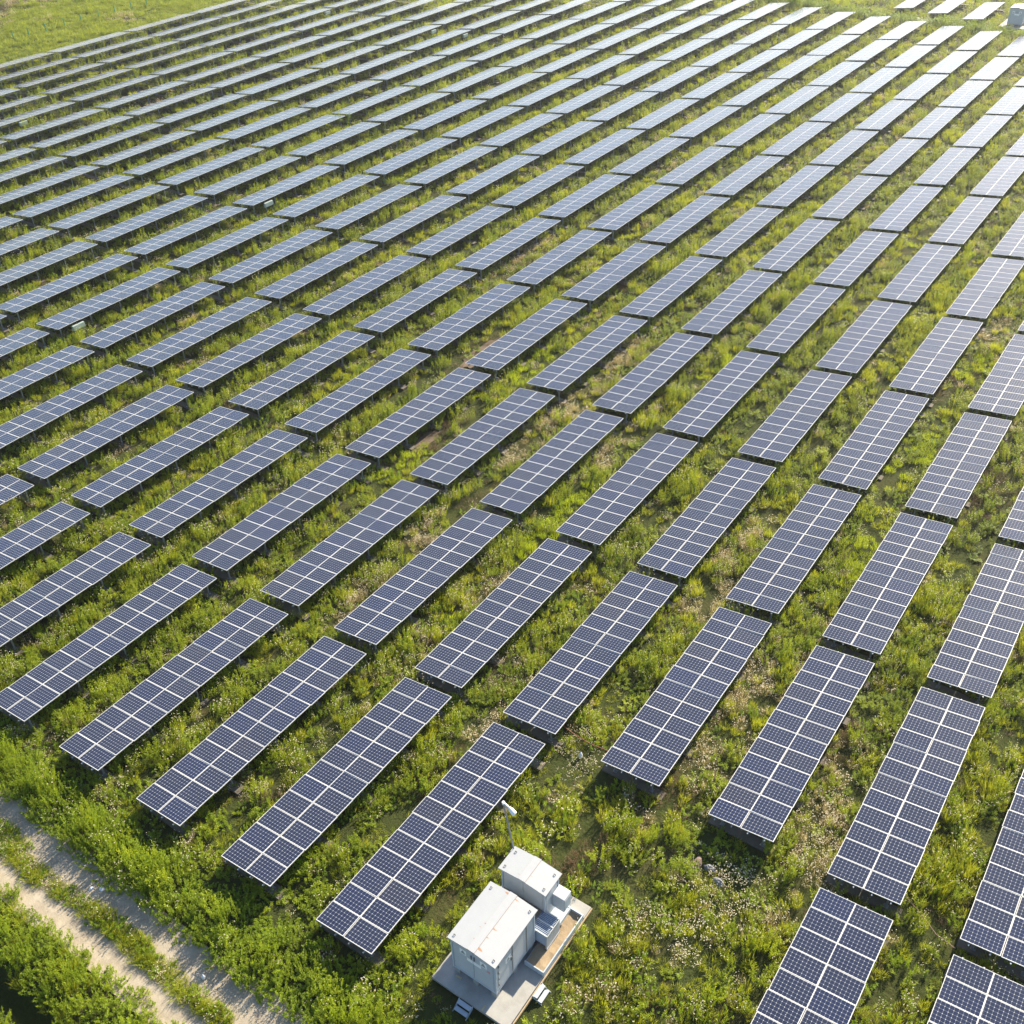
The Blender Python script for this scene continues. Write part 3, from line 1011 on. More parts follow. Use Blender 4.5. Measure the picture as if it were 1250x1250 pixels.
def gable_roof(mb, x0, x1, y0, y1, z, h, t, ridge_w):
    """sheet roof, ridge along x, with a raised ridge cap"""
    ym = (y0 + y1) / 2
    for (ya, za), (yb, zb) in (((y0, z), (ym, z + h)), ((ym, z + h), (y1, z))):
        mb.face([(x0, ya, za + t), (x1, ya, za + t), (x1, yb, zb + t), (x0, yb, zb + t)])
        mb.face([(x0, ya, za), (x0, yb, zb), (x1, yb, zb), (x1, ya, za)])
        mb.face([(x0, ya, za), (x0, ya, za + t), (x0, yb, zb + t), (x0, yb, zb)])
        mb.face([(x1, ya, za), (x1, yb, zb), (x1, yb, zb + t), (x1, ya, za + t)])
    mb.face([(x0, y0, z), (x1, y0, z), (x1, y0, z + t), (x0, y0, z + t)])
    mb.face([(x0, y1, z), (x0, y1, z + t), (x1, y1, z + t), (x1, y1, z)])


def make_kiosk(name, X, Y, zb, zt, over, rust, big):
    """X, Y = wall extents; front doors face -x, side doors face -y"""
    cx, cy = (X[0] + X[1]) / 2, (Y[0] + Y[1]) / 2
    root = empty(name, (cx, cy, 0.35))
    hx, hy = (X[1] - X[0]) / 2, (Y[1] - Y[0]) / 2
    zb, zt = zb - 0.35, zt - 0.35
    mb = MB()
    mb.box(-hx, hx, -hy, hy, zb, zt)
    mb.build('wall', M['kiosk'], root, bevel=0.015)
    mb = MB()
    for sy in (-1, 1):
        for sx in (-1, 1):
            mb.box(sx * hx - 0.035, sx * hx + 0.035, sy * hy - 0.037, sy * hy + 0.037, zb - 0.012, zt - 0.01)
    mb.box(-hx - 0.012, hx + 0.012, -hy - 0.014, hy + 0.014, zb - 0.05, zb + 0.055)
    mb.build('corner_frame', M['louvre'], root)
    ox, oy = over
    mb = MB()
    gable_roof(mb, -hx - ox, hx + ox, -hy - oy, hy + oy, zt, 0.11, 0.05, 0.3)
    roof = mb.build('roof', roof_material(0.0, 0.16, rust), root)
    mb = MB()
    mb.box(-hx - ox - 0.006, hx + ox + 0.006, -0.16, 0.16, zt + 0.13, zt + 0.178)
    mb.build('ridge_cap', M['roofcap'], roof)
    for sx in (-1, 1):
        for sy in (-1, 1):
            mb = MB()
            x, y = sx * (hx + ox - 0.22), sy * (hy + oy - 0.2)
            zl = zt + 0.05 + 0.11 * (1 - abs(y) / (hy + oy))
            mb.tube((x, y - 0.03, zl - 0.01), (x, y - 0.03, zl + 0.05), 0.012)
            mb.tube((x, y + 0.03, zl - 0.01), (x, y + 0.03, zl + 0.05), 0.012)
            mb.tube((x, y - 0.04, zl + 0.05), (x, y + 0.04, zl + 0.05), 0.012)
            mb.build('lifting_lug', M['dark'], roof)
    nb = [(-1, -1), (-1, 0), (-1, 1), (0, -1), (0, 1), (1, -1), (1, 0), (1, 1)] if big else [(-1, -1), (-1, 1), (1, -1), (1, 1)]
    for a, b in nb:
        mb = MB()
        x, y = a * (hx - 0.13), b * (hy - 0.13)
        mb.box(x - 0.12, x + 0.12, y - 0.12, y + 0.12, 0.0, zb - 0.05)
        mb.build('block_foot', M['concrete'], root)
    # doors
    def leaf(face, c, w, z0, z1, signed=False):
        mb = MB()
        if face == 'front':
            x = -hx
            mb.box(x - 0.022, x + 0.004, c - w / 2, c + w / 2, z0, z1)
            d = mb.build('door', M['kiosk'], root, bevel=0.006)
        else:
            y = -hy
            mb.box(c - w / 2, c + w / 2, y - 0.022, y + 0.004, z0, z1)
            d = mb.build('door', M['kiosk'], root, bevel=0.006)
        return d
    z0, z1 = zb + 0.09, zt - 0.10
    if big:
        w = hy - 0.10
        for s in (-1, 1):
            d = leaf('front', s * (w / 2 + 0.008), w - 0.012, z0, z1)
            h = MB()
            y = s * 0.07
            h.box(-hx - 0.065, -hx - 0.022, y - 0.018, y + 0.018, z0 + 1.35, z0 + 1.60)
            h.build('handle', M['handle'], d)
            sg = MB()
            yy = s * (w * 0.52)
            sg.box(-hx - 0.026, -hx - 0.0225, yy - 0.15, yy + 0.15, z0 + 1.28, z0 + 1.60)
            pl = sg.build('warning_plate', M['white'], d)
            tr = MB()
            a, b, c = (yy - 0.12, z0 + 1.34), (yy + 0.12, z0 + 1.34), (yy, z0 + 1.56)
            tr.face([(-hx - 0.030, *a), (-hx - 0.030, *c), (-hx - 0.030, *b)])
            tr.face([(-hx - 0.026, *a), (-hx - 0.026, *b), (-hx - 0.026, *c)])
            for p, q in ((a, b), (b, c), (c, a)):
                tr.face([(-hx - 0.030, *p), (-hx - 0.030, *q), (-hx - 0.026, *q), (-hx - 0.026, *p)])
            tr.build('warning_triangle', M['signgrey'], d)
            rd = MB()
            yr = yy - 0.22
            for k in range(3):
                rd.box(-hx - 0.027, -hx - 0.0225, yr - 0.09, yr + 0.09 - 0.03 * k, z0 + 1.12 + 0.05 * k, z0 + 1.145 + 0.05 * k)
            rd.build('red_marking', M['signred'], d)
        bn = MB()
        bn.box(-hx - 0.030, -hx - 0.026, -0.36, 0.30, z0 + 1.06, z0 + 1.26)
        bn.build('notice_strip', M['white'], root)
        fr = MB()
        fr.box(-hx - 0.03, -hx - 0.0225, -0.004, 0.030, z0, z1)
        fr.build('door_seam', M['louvre'], root)
        # side: door at the front corner, blank panels behind, dark joints and hinges
        w2 = hx * 0.70
        d = leaf('side', -hx + 0.16 + w2 / 2, w2 - 0.02, z0, z1)
        for k in range(4):
            hb = MB()
            zz = z0 + 0.28 + k * 0.42
            hb.tube((-hx + 0.17, -hy - 0.035, zz), (-hx + 0.17, -hy - 0.035, zz + 0.13), 0.022)
            hb.build('hinge', M['handle'], d)
        sg = MB()
        sg.box(-hx + 0.62, -hx + 0.94, -hy - 0.026, -hy - 0.0225, z0 + 1.1, z0 + 1.42)
        sg.build('warning_plate', M['white'], d)
        tr = MB()
        a, b, c = (-hx + 0.67, z0 + 1.15), (-hx + 0.89, z0 + 1.15), (-hx + 0.78, z0 + 1.37)
        tr.face([(q[0], -hy - 0.0295, q[1]) for q in (a, b, c)])
        tr.build('warning_triangle', M['signgrey'], d)
        h = MB()
        h.box(-hx + w2 + 0.06, -hx + w2 + 0.10, -hy - 0.06, -hy - 0.022, z0 + 0.9, z0 + 1.15)
        h.build('handle', M['handle'], d)
        d2 = leaf('side', -hx + 0.20 + w2 * 1.5, w2 - 0.02, z0, z1)
        for xx in (-hx + 0.165 + w2, -hx + 0.22 + 2 * w2):
            jt = MB()
            jt.box(xx - 0.028, xx + 0.028, -hy - 0.032, -hy - 0.003, z0 - 0.02, z1)
            jt.build('panel_joint', M['handle'], root)
        os_ = MB()
        os_.box(-hx + 0.05, hx - 0.05, -hy - 0.03, -hy - 0.003, z1 + 0.022, zt - 0.015)
        os_.build('weather_strip', M['ochre'], root)
    else:
        w = (hy * 2 - 0.16) / 2
        for s in (-1, 1):
            leaf('front', s * (w / 2 + 0.006), w - 0.01, z0, z1)
        leaf('side', 0, hx * 1.6, z0, z1)
    return root


platform = make_platform()
tag(platform, 'grey concrete platform with a sand pit carrying the near white kiosks', 'platform')
big = make_kiosk('transformer_kiosk', (1.66, 4.20), (-7.63, -5.63), 0.74, 2.80, (0.13, 0.10), 1.0, True)
tag(big, 'larger near white kiosk with rust-stained roof on concrete blocks', 'kiosk')
small = make_kiosk('switchgear_kiosk', (5.13, 6.08), (-7.52, -5.52), 0.66, 2.72, (0.12, 0.12), 0.35, False)
tag(small, 'smaller white kiosk with a box on its side behind the rusty-roofed one', 'kiosk')
mb = MB(); mb.box(0.0, 0.52, -0.56, 0.0, 0.0, 0.82)
bx = mb.build('side_box', M['kiosk'], small, loc=(0.02, -1.03, 0.88), bevel=0.02)
mb = MB(); mb.box(0.06, 0.46, -0.575, -0.562, 0.1, 0.72)
mb.build('hatch', M['louvre'], bx)
mb = MB(); mb.box(-0.40, 0.50, -1.62, -1.0, 0.42, 0.47); mb.box(-0.40, 0.5, -1.62, -1.585, 0.47, 0.60)
mb.build('cable_tray', M['louvre'], small)

# oil transformer standing between the two kiosks
tr = empty('oil_transformer', (4.66, -6.7, 0.35))
tag(tr, 'pale transformer with finned radiators wedged between the two near kiosks', 'transformer')
mb = MB(); mb.box(-0.36, 0.36, -0.70, 1.05, 0.12, 1.12)
mb.build('tank', M['louvre'], tr, bevel=0.02)
mb = MB(); mb.box(-0.41, 0.41, -0.74, 1.09, 1.12, 1.17)
mb.build('tank_lid', M['slab'], tr)
for k in range(3):
    mb = MB(); y = 0.75 - k * 0.42
    mb.tube((0.12, y, 1.17), (0.12, y, 1.42), 0.07, 0.05, 10)
    for j in range(3): mb.tube((0.12, y, 1.20 + 0.07 * j), (0.12, y, 1.225 + 0.07 * j), 0.10, 0.10, 10)
    mb.build('bushing', M['white'], tr)
mb = MB()
prev = None
for k in range(9):
    t = math.pi * k / 8
    q = (-0.12, 0.62 - 0.20 * math.cos(t) - 0.2, 1.17 + 0.24 * math.sin(t))
    if prev: mb.tube(prev, q, 0.022, n=6)
    prev = q
mb.build('hose', M['white'], tr)
mb = MB(); mb.box(-0.30, 0.05, 0.55, 1.0, 1.17, 1.36)
mb.build('terminal_box', M['kiosk'], tr, bevel=0.02)
for x0, x1 in ((-0.36, 0.03), (0.09, 0.48)):
    mb = MB()
    n = 6
    for i in range(n):
        x = x0 + 0.03 + (x1 - x0 - 0.06) * i / (n - 1)
        mb.box(x - 0.013, x + 0.013, -1.44, -0.71, 0.30, 1.10)
    mb.build('radiator_fins', M['fins'], tr)
mb = MB()
for x in (-0.38, 0.06, 0.50):
    mb.box(x - 0.022, x + 0.022, -1.47, -0.70, 1.06, 1.125)
    mb.box(x - 0.022, x + 0.022, -1.47, -1.43, 0.24, 1.06)
for y in (-1.485,):
    for k in range(15):
        x = -0.38 + 0.88 * k / 14
        mb.box(x - 0.02, x + 0.02, y - 0.012, y + 0.012, 0.20, 1.135)
    mb.box(-0.41, 0.53, y - 0.025, y - 0.0125, 0.18, 0.30)
    mb.box(-0.41, 0.53, y - 0.025, y - 0.0125, 1.08, 1.14)
mb.build('radiator_guard', M['kiosk'], tr)
for s in (-1, 1):
    mb = MB(); mb.box(s * 0.25 - 0.06, s * 0.25 + 0.06, -0.9, 1.1, 0.0, 0.12)
    mb.build('skid', M['slab'], tr)

st1 = make_steps(0.35, 2, 0.62, 0.52)
st1.location = (0.94, -6.72, 0.0)
tag(st1, 'small metal steps up to the front of the concrete platform, in shade', 'steps', 'metal steps of the platform')
st2 = copy_tree(st1)
st2.location = (2.85, -8.64, 0.0)
st2.rotation_euler = (0, 0, R(90))
tag(st2, 'small metal steps on the platform side next to the sand pit', 'steps', 'metal steps of the platform')

# lamp pole behind the small kiosk
lp = empty('lamp_pole', (6.17, -5.75, 0))
tag(lp, 'slim pale pole with a floodlight at the corner of the smaller kiosk', 'lamp pole')
mb = MB(); mb.tube((0.005, -0.02, -0.2), (-0.17, 0.70, 5.55), 0.042, 0.034, 10)
mb.build('pole', M['steel'], lp)
mb = MB(); mb.tube((-0.17, 0.70, 5.50), (-0.175, 0.69, 5.62), 0.062, 0.062, 10); mb.tube((-0.17, 0.69, 5.58), (-0.20, 0.38, 5.50), 0.035, 0.04, 8)
mb.build('bracket', M['white'], lp)
mb = MB()
a = Vector((-0.20, 0.42, 5.51)); b = Vector((-0.25, 0.10, 5.36))
mb.tube(a, a.lerp(b, 0.35), 0.05, 0.10, 12); mb.tube(a.lerp(b, 0.35), a.lerp(b, 0.9), 0.10, 0.11, 12); mb.tube(a.lerp(b, 0.9), b, 0.11, 0.07, 12)
mb.build('lamp_head', M['white'], lp)
mb = MB(); mb.box(-0.20, 0.06, 0.22, 0.42, 2.40, 2.66)
mb.build('junction_box', M['kiosk'], lp)

# second station at the far edge of the picture
fp = copy_tree(platform)
fz = float(gz(163, 14))
fp.location = (162.4, 13.75, fz)
tag(fp, 'far concrete platform by the hedge in the top right corner', 'platform')
fk = copy_tree(big)
fk.location = (164.45, 13.55, fz + 0.35)
tag(fk, 'far white kiosk on blocks in the top right corner', 'kiosk')

# ------------------------------------------------------------------ small things
for i, (x, y) in enumerate(((80.41, 136.75), (83.08, 136.91), (85.75, 136.19), (89.45, 136.78), (92.18, 136.15), (95.67, 136.42),
                            (98.83, 136.36), (101.68, 135.82), (104.51, 135.4))):
    mb = MB()
    z = float(gz(x, y))
    lean = Vector((random.uniform(-.05, .05), random.uniform(-.12, .12), 0))
    mb.tube((x, y, z - 0.1), Vector((x, y, z + 1.25)) + lean, 0.085, 0.075, 8)
    mb.tube(Vector((x, y, z + 1.25)) + lean, Vector((x, y, z + 1.30)) + lean, 0.10, 0.03, 8)
    o = mb.build('plastic_stake', M['green'])
    tag(o, 'green plastic stake in the meadow, %s' % (['leftmost of the line', 'second from the left', 'third from the left', 'fourth from the left',
        'middle one of nine', 'fourth from the right', 'third from the right', 'second from the right', 'rightmost of the line'][i]), 'stake',
        'green stakes in the meadow')

for x, y, lab in ((54.84, 100.83, 'pale mint inverter box under a table at the left edge of the photo, upper one'),
                  (26.35, 51.19, 'pale mint inverter box under a table, lowest of the boxes near the left edge'),
                  (52.51, 56.75, 'pale mint inverter box under a table left of the middle aisle'),
                  (113.0, 104.77, 'pale mint inverter box under the table nearest the top edge'),
                  (112.39, 82.76, 'small pale inverter box under a far table, left of a pair'),
                  (113.06, 77.89, 'small pale inverter box under a far table, right of a pair')):
    # hangs just outside the high edge of the table it serves
    tx, ty = min(((a, c) for a, c in tables_xy if a - 1 < x < a + L_TAB + 1), key=lambda q: abs(q[1] - 3.05 - y))
    x, y = max(tx + 0.1, min(x, tx + L_TAB - 1.1)), ty - 2.86
    z = float(gz(x, y))
    root = empty('inverter_box', (x, y, z))
    mb = MB(); mb.box(-0.05, 1.0, -0.22, 0.0, 0.58, 1.0); mb.build('casing', M['mint'], root, bevel=0.015)
    mb = MB(); mb.box(0.0, 0.95, -0.233, -0.221, 0.62, 0.96); mb.build('lid', M['mint'], root)
    for s in (0.1, 0.85):
        mb = MB(); mb.box(s - 0.03, s + 0.03, -0.14, -0.08, -0.05, 0.58); mb.build('leg', M['steel'], root)
    tag(root, lab, 'inverter box', 'inverter boxes under table ends')


def cable(name, pts, rad, mat, label):
    mb = MB()
    P = []
    for a, b in zip(pts[:-1], pts[1:]):
        for k in range(5):
            u = k / 5
            x, y = a[0] + (b[0] - a[0]) * u, a[1] + (b[1] - a[1]) * u
            P.append((x, y, float(gz(x, y)) + a[2] + (b[2] - a[2]) * u))
    P.append((pts[-1][0], pts[-1][1], float(gz(*pts[-1][:2])) + pts[-1][2]))
    for a, b in zip(P[:-1], P[1:]): mb.tube(a, b, rad, n=6, caps=False)
    tag(mb.build(name, mat), label, 'cable')


cable('cable', [(14.25, -2.2, 0.5), (14.0, -3.3, 0.52), (13.9, -4.3, 0.55), (13.95, -5.3, 0.62)], 0.02, M['orange'],
      'rusty orange cable strung across the weeds between two tables')
cable('cable', [(14.4, -18.9, 0.42), (13.9, -19.8, 0.40), (13.4, -20.5, 0.40), (13.2, -21.3, 0.42)], 0.018, M['brown'],
      'thin brown cable across the grass between tables at bottom right')


def lump(name, x, y, sz, mat, label, cat, n=9, group=None):
    rr = random.Random(int(x * 100 + y * 10))
    mb = MB()
    z = float(gz(x, y))
    rings = []
    for k in range(4):
        ph = k / 3 * math.pi / 2
        rings.append([(x + sz[0] * math.cos(ph) * math.cos(2 * math.pi * i / n) * rr.uniform(.75, 1.15),
                       y + sz[1] * math.cos(ph) * math.sin(2 * math.pi * i / n) * rr.uniform(.75, 1.15),
                       z + 0.02 + sz[2] * math.sin(ph) * rr.uniform(.85, 1.1)) for i in range(n)])
    for a, b in zip(rings[:-1], rings[1:]):
        for i in range(n):
            mb.face([a[i], a[(i + 1) % n], b[(i + 1) % n], b[i]])
    tag(mb.build(name, mat), label, cat, group)


lump('rubble', 11.25, -11.2, (0.42, 0.2, 0.24), M['brick'], 'brownish lump of rubble in the grass below a solar table end', 'rubble')
lump('rubble', 10.95, -12.35, (0.22, 0.28, 0.24), M['rubble'], 'bluish grey stone in the grass beside white flowers', 'stone')
lump('rubble', 11.35, -11.75, (0.2, 0.28, 0.20), M['rubble'], 'grey stone between the brown rubble and the bluish stone', 'stone')
lump('litter', -3.93, 9.34, (0.13, 0.10, 0.12), M['litter'], 'white litter on the track, left one of a pair', 'litter', 7)
lump('litter', -3.68, 8.95, (0.12, 0.15, 0.08), M['litter'], 'white litter on the track, right one of a pair', 'litter', 7)
lump('litter', -3.93, 2.45, (0.09, 0.10, 0.24), M['litter'], 'upright white litter beside a weed clump on the road', 'litter', 7)
lump('litter', 13.36, -4.14, (0.14, 0.10, 0.36), M['litter'], 'white scrap in the weeds under the orange cable', 'litter', 7)


# ------------------------------------------------------------------ vegetation: leaf-sized faces in clumps, scattered by geometry nodes
rng = np.random.default_rng(5)


def rot_basis(az, el):
    """unit vectors along a leaf, across it and its normal"""
    d = np.stack([np.cos(el) * np.cos(az), np.cos(el) * np.sin(az), np.sin(el)], -1)
    s = np.stack([-np.sin(az), np.cos(az), np.zeros_like(az)], -1)
    return d, s


def leaf_mesh(name, parts, mats):
    """parts: list of (base, dir, side, length, width, droop, mat, tint) arrays; each leaf is a folded kite of two quads"""
    V, F, MI, T = [], [], [], []
    off = 0
    for base, d, s, ln, wd, droop, mat, tint in parts:
        n = len(ln)
        mid = base + d * (ln * 0.55)[:, None]
        tip = base + d * ln[:, None]
        tip[:, 2] -= droop * ln
        a = mid + s * (wd / 2)[:, None]
        b = mid - s * (wd / 2)[:, None]
        a[:, 2] += wd * 0.15
        b[:, 2] += wd * 0.15
        P = np.stack([base, a, tip, b], 1).reshape(-1, 3)
        idx = off + np.arange(n) * 4
        V.append(P)
        F.append(np.stack([idx, idx + 1, idx + 2, idx + 3], -1))
        MI.append(np.full(n, mat))
        T.append(np.repeat(tint, 4))
        off += 4 * n
    V, F, MI, T = np.concatenate(V), np.concatenate(F), np.concatenate(MI), np.concatenate(T)
    me = bpy.data.meshes.new(name)
    me.from_pydata(V.tolist(), [], F.tolist())
    for m in mats: me.materials.append(m)
    me.polygons.foreach_set('material_index', MI.astype(np.int32))
    at = me.attributes.new('tint', 'FLOAT', 'POINT')
    at.data.foreach_set('value', T.astype('f'))
    me.update()
    return me


def stems(n, spread, h0, h1, lean):
    a = rng.uniform(0, 2 * np.pi, n)
    r = spread * np.sqrt(rng.uniform(0, 1, n))
    p = np.stack([r * np.cos(a), r * np.sin(a), np.zeros(n)], -1)
    h = rng.uniform(h0, h1, n)
    az = a + rng.normal(0, 0.7, n)
    l = lean * rng.uniform(0.2, 1.0, n)
    d = np.stack([np.sin(l) * np.cos(az), np.sin(l) * np.sin(az), np.cos(l)], -1)
    return p, d, h


def leafy(n=9, spread=0.17, h=(0.22, 0.55), per=17, ln=(0.05, 0.10), wd=(0.016, 0.028), mat=0, bushy=1.0):
    p, d, hh = stems(n, spread, *h, 0.45)
    t = rng.uniform(0.12, 1.0, (n, per)) ** 0.8
    base = (p[:, None] + d[:, None] * (hh[:, None] * t)[..., None]).reshape(-1, 3)
    k = len(base)
    az, el = rng.uniform(0, 2 * np.pi, k), rng.uniform(-0.1, 1.05, k)
    D, Sd = rot_basis(az, el)
    L = rng.uniform(*ln, k) * bushy
    out = [(base, D, Sd, L, rng.uniform(*wd, k) * bushy, rng.uniform(0.0, 0.35, k), mat, np.clip(rng.normal(.5, .22, k), 0, 1))]
    az2 = rng.uniform(0, 2 * np.pi, n)
    out.append((p, d, np.stack([-np.sin(az2), np.cos(az2), 0 * az2], -1), hh, np.full(n, 0.012), np.zeros(n), mat, np.full(n, .3)))
    return out, (p, d, hh)


def blades(n=60, spread=0.16, h=(0.18, 0.5), wd=(0.008, 0.016), lean=0.6, mat=0):
    p, d, hh = stems(n, spread, *h, lean)
    az2 = rng.uniform(0, 2 * np.pi, n)
    return [(p, d, np.stack([-np.sin(az2), np.cos(az2), 0 * az2], -1), hh, rng.uniform(*wd, n), rng.uniform(0, .4, n), mat,
             np.clip(rng.normal(.5, .25, n), 0, 1))]


def heads(p, d, hh, size, mat, per=5):
    """small ray flowers / seed heads on stem tips"""
    n = len(hh)
    base = np.repeat(p + d * hh[:, None], per, 0)
    k = len(base)
    az = np.tile(np.arange(per) * 2 * np.pi / per, n) + np.repeat(rng.uniform(0, 6, n), per)
    D, Sd = rot_basis(az, rng.uniform(0.15, 0.7, k))
    base = base + rng.normal(0, 0.006, base.shape)
    return [(base, D, Sd, rng.uniform(*size, k), rng.uniform(*size, k) * 0.8, np.zeros(k), mat, np.clip(rng.normal(.6, .25, k), 0, 1))]


def variants(kind, n):
    out = []
    for i in range(n):
        if kind == 'weed':
            a, _ = leafy(n=int(rng.integers(9, 14)), spread=0.19, h=(0.28, 0.74), per=20, ln=(0.06, 0.12), wd=(0.022, 0.038))
            me = leaf_mesh('weed_clump', a, [M['leaf']])
        elif kind == 'broad':
            a, _ = leafy(n=8, spread=0.2, h=(0.16, 0.54), per=30, ln=(0.045, 0.09), wd=(0.018, 0.036))
            me = leaf_mesh('broad_clump', a, [M['leaf2']])
        elif kind == 'bank':
            a, _ = leafy(n=14, spread=0.24, h=(0.22, 0.62), per=30, ln=(0.04, 0.085), wd=(0.016, 0.032))
            me = leaf_mesh('bank_clump', a, [M['bank']])
        elif kind == 'bush':
            a, _ = leafy(n=15, spread=0.26, h=(0.4, 0.95), per=34, ln=(0.06, 0.11), wd=(0.022, 0.04))
            me = leaf_mesh('bush_clump', a, [M['leaf2']])
        elif kind == 'grass':
            me = leaf_mesh('grass_tuft', blades(110, 0.2, (0.2, 0.6), (0.010, 0.020)), [M['grass']])
        elif kind == 'lime':
            me = leaf_mesh('lime_tuft', blades(110, 0.22, (0.16, 0.42), lean=0.7), [M['lime']])
        elif kind == 'straw':
            a = blades(80, 0.2, (0.2, 0.5), (0.006, 0.013), 0.7) + blades(25, .18, (.1, .3), mat=1)
            p2, d2, h2 = stems(16, 0.22, 0.26, 0.5, 0.5)
            a += heads(p2, d2, h2, (0.020, 0.036), 2)
            me = leaf_mesh('straw_tuft', a, [M['straw'], M['grass'], M['petal']])
        elif kind == 'russet':
            a, _ = leafy(n=10, spread=.2, h=(0.15, 0.42), per=9, ln=(.03, .06), wd=(.01, .018))
            a += blades(40, .22, (.12, .4), (.006, .012), 0.9)
            me = leaf_mesh('russet_tuft', a, [M['russet']])
        elif kind == 'flower':
            a, (p, d, hh) = leafy(n=9, spread=.2, h=(0.3, 0.68), per=15, ln=(0.06, 0.11), wd=(0.02, 0.034))
            p2, d2, h2 = stems(10, 0.22, 0.50, 0.78, 0.4)
            a += heads(p2, d2, h2, (0.020, 0.036), 1)
            az = rng.uniform(0, 6, len(h2))
            a.append((p2, d2, np.stack([-np.sin(az), np.cos(az), 0 * az], -1), h2, np.full(len(h2), .009), np.zeros(len(h2)), 0, np.full(len(h2), .5)))
            me = leaf_mesh('flower_clump', a, [M['leaf'], M['petal']])
        elif kind == 'daisies':
            a = blades(50, .22, (.15, .42))
            p2, d2, h2 = stems(26, 0.24, 0.30, 0.56, 0.5)
            a += heads(p2, d2, h2, (0.020, 0.034), 1)
            me = leaf_mesh('daisy_clump', a, [M['grass'], M['petal']])
        elif kind == 'meadow':
            a = blades(150, 0.45, (0.15, 0.5), (0.012, 0.026), 0.85)
            me = leaf_mesh('meadow_tuft', a, [M['meadow']])
        o = bpy.data.objects.new(me.name, me)
        out.append(o)
    return out


def scatter_tree(name, coll):
    g = bpy.data.node_groups.new(name, 'GeometryNodeTree')
    g.interface.new_socket('Geometry', in_out='INPUT', socket_type='NodeSocketGeometry')
    g.interface.new_socket('Geometry', in_out='OUTPUT', socket_type='NodeSocketGeometry')
    n, l = g.nodes, g.links
    gi, go = n.new('NodeGroupInput'), n.new('NodeGroupOutput')
    ci = n.new('GeometryNodeCollectionInfo')
    ci.inputs[0].default_value = coll
    ci.inputs['Separate Children'].default_value = True
    ci.inputs['Reset Children'].default_value = True
    ip = n.new('GeometryNodeInstanceOnPoints')
    ip.inputs['Pick Instance'].default_value = True
    def attr(nm, typ):
        a = n.new('GeometryNodeInputNamedAttribute')
        a.data_type = typ
        a.inputs['Name'].default_value = nm
        return a.outputs[0]
    l.new(gi.outputs[0], ip.inputs['Points'])
    l.new(ci.outputs[0], ip.inputs['Instance'])
    l.new(attr('pick', 'INT'), ip.inputs['Instance Index'])
    e2r = n.new('FunctionNodeEulerToRotation')
    l.new(attr('rot', 'FLOAT_VECTOR'), e2r.inputs[0])
    l.new(e2r.outputs[0], ip.inputs['Rotation'])
    l.new(attr('scl', 'FLOAT_VECTOR'), ip.inputs['Scale'])
    l.new(ip.outputs[0], go.inputs[0])
    return g


def scatter(name, kind, nvar, x, y, s, sz, label):
    """one stuff object: points that carry clumps"""
    x, y, s, sz = map(np.asarray, (x, y, s, sz))
    coll = bpy.data.collections.new(name + '_clumps')
    for o in variants(kind, nvar): coll.objects.link(o)
    n = len(x)
    me = bpy.data.meshes.new(name)
    me.vertices.add(n)
    z = gz(x, y) + 0.0
    me.vertices.foreach_set('co', np.stack([x, y, z], -1).astype('f').ravel())
    a = me.attributes.new('pick', 'INT', 'POINT'); a.data.foreach_set('value', rng.integers(0, nvar, n).astype(np.int32))
    a = me.attributes.new('rot', 'FLOAT_VECTOR', 'POINT')
    a.data.foreach_set('vector', np.stack([rng.normal(0, .12, n), rng.normal(0, .12, n), rng.uniform(0, 6.283, n)], -1).astype('f').ravel())
    a = me.attributes.new('scl', 'FLOAT_VECTOR', 'POINT')
    a.data.foreach_set('vector', np.stack([s, s, sz], -1).astype('f').ravel())
    o = bpy.data.objects.new(name, me)
    COL.objects.link(o)
    md = o.modifiers.new('scatter', 'NODES')
    md.node_group = scatter_tree(name, coll)
    tag(o, label, None, None, 'stuff')
    return o


# candidate points: jittered grid in bands of distance, kept where the camera or a camera one step aside could see them
def in_view(x, y, margin):
    dx, dy, dz = x - CAM_POS[0], y - CAM_POS[1], gz(x, y) - CAM_POS[2]
    zz = dx * fw.x + dy * fw.y + dz * fw.z
    u = (dx * rt2.x + dy * rt2.y + dz * rt2.z) / zz * FPX / 625.0
    v = (dx * up2.x + dy * up2.y + dz * up2.z) / zz * FPX / 625.0
    return (zz > 1) & (np.abs(u) < 1 + margin) & (v < 1 + margin * 0.4) & (v > -1 - margin)


px, py, ps = [], [], []
for d0, d1, step, sc in ((0, 62, 0.33, 1.0), (62, 95, 0.44, 1.15), (95, 140, 0.56, 1.32), (140, 260, 0.74, 1.6)):
    X0, X1, Y0, Y1 = -20, 215, -60, 215
    xs = np.arange(X0, X1, step); ys = np.arange(Y0, Y1, step)
    A, B = np.meshgrid(xs, ys, indexing='ij')
    A = A.ravel() + rng.uniform(-.5, .5, A.size) * step
    B = B.ravel() + rng.uniform(-.5, .5, B.size) * step
    d = np.sqrt((A - CAM_POS[0]) ** 2 + (B - CAM_POS[1]) ** 2 + CAM_POS[2] ** 2)
    k = (d >= d0) & (d < d1)
    A, B = A[k], B[k]
    k = in_view(A, B, 0.10)
    px.append(A[k]); py.append(B[k]); ps.append(np.full(k.sum(), sc))
# the grass strip between the wheel tracks and the road edges get a closer grid
A, B = np.meshgrid(np.arange(-5.6, -3.9, 0.17), np.arange(-8, 45, 0.17), indexing='ij')
px.append(A.ravel() + rng.uniform(-.08, .08, A.size)); py.append(B.ravel() + rng.uniform(-.08, .08, A.size)); ps.append(np.full(A.size, 0.8))
px, py, ps = np.concatenate(px), np.concatenate(py), np.concatenate(ps)
dist = np.sqrt((px - CAM_POS[0]) ** 2 + (py - CAM_POS[1]) ** 2)

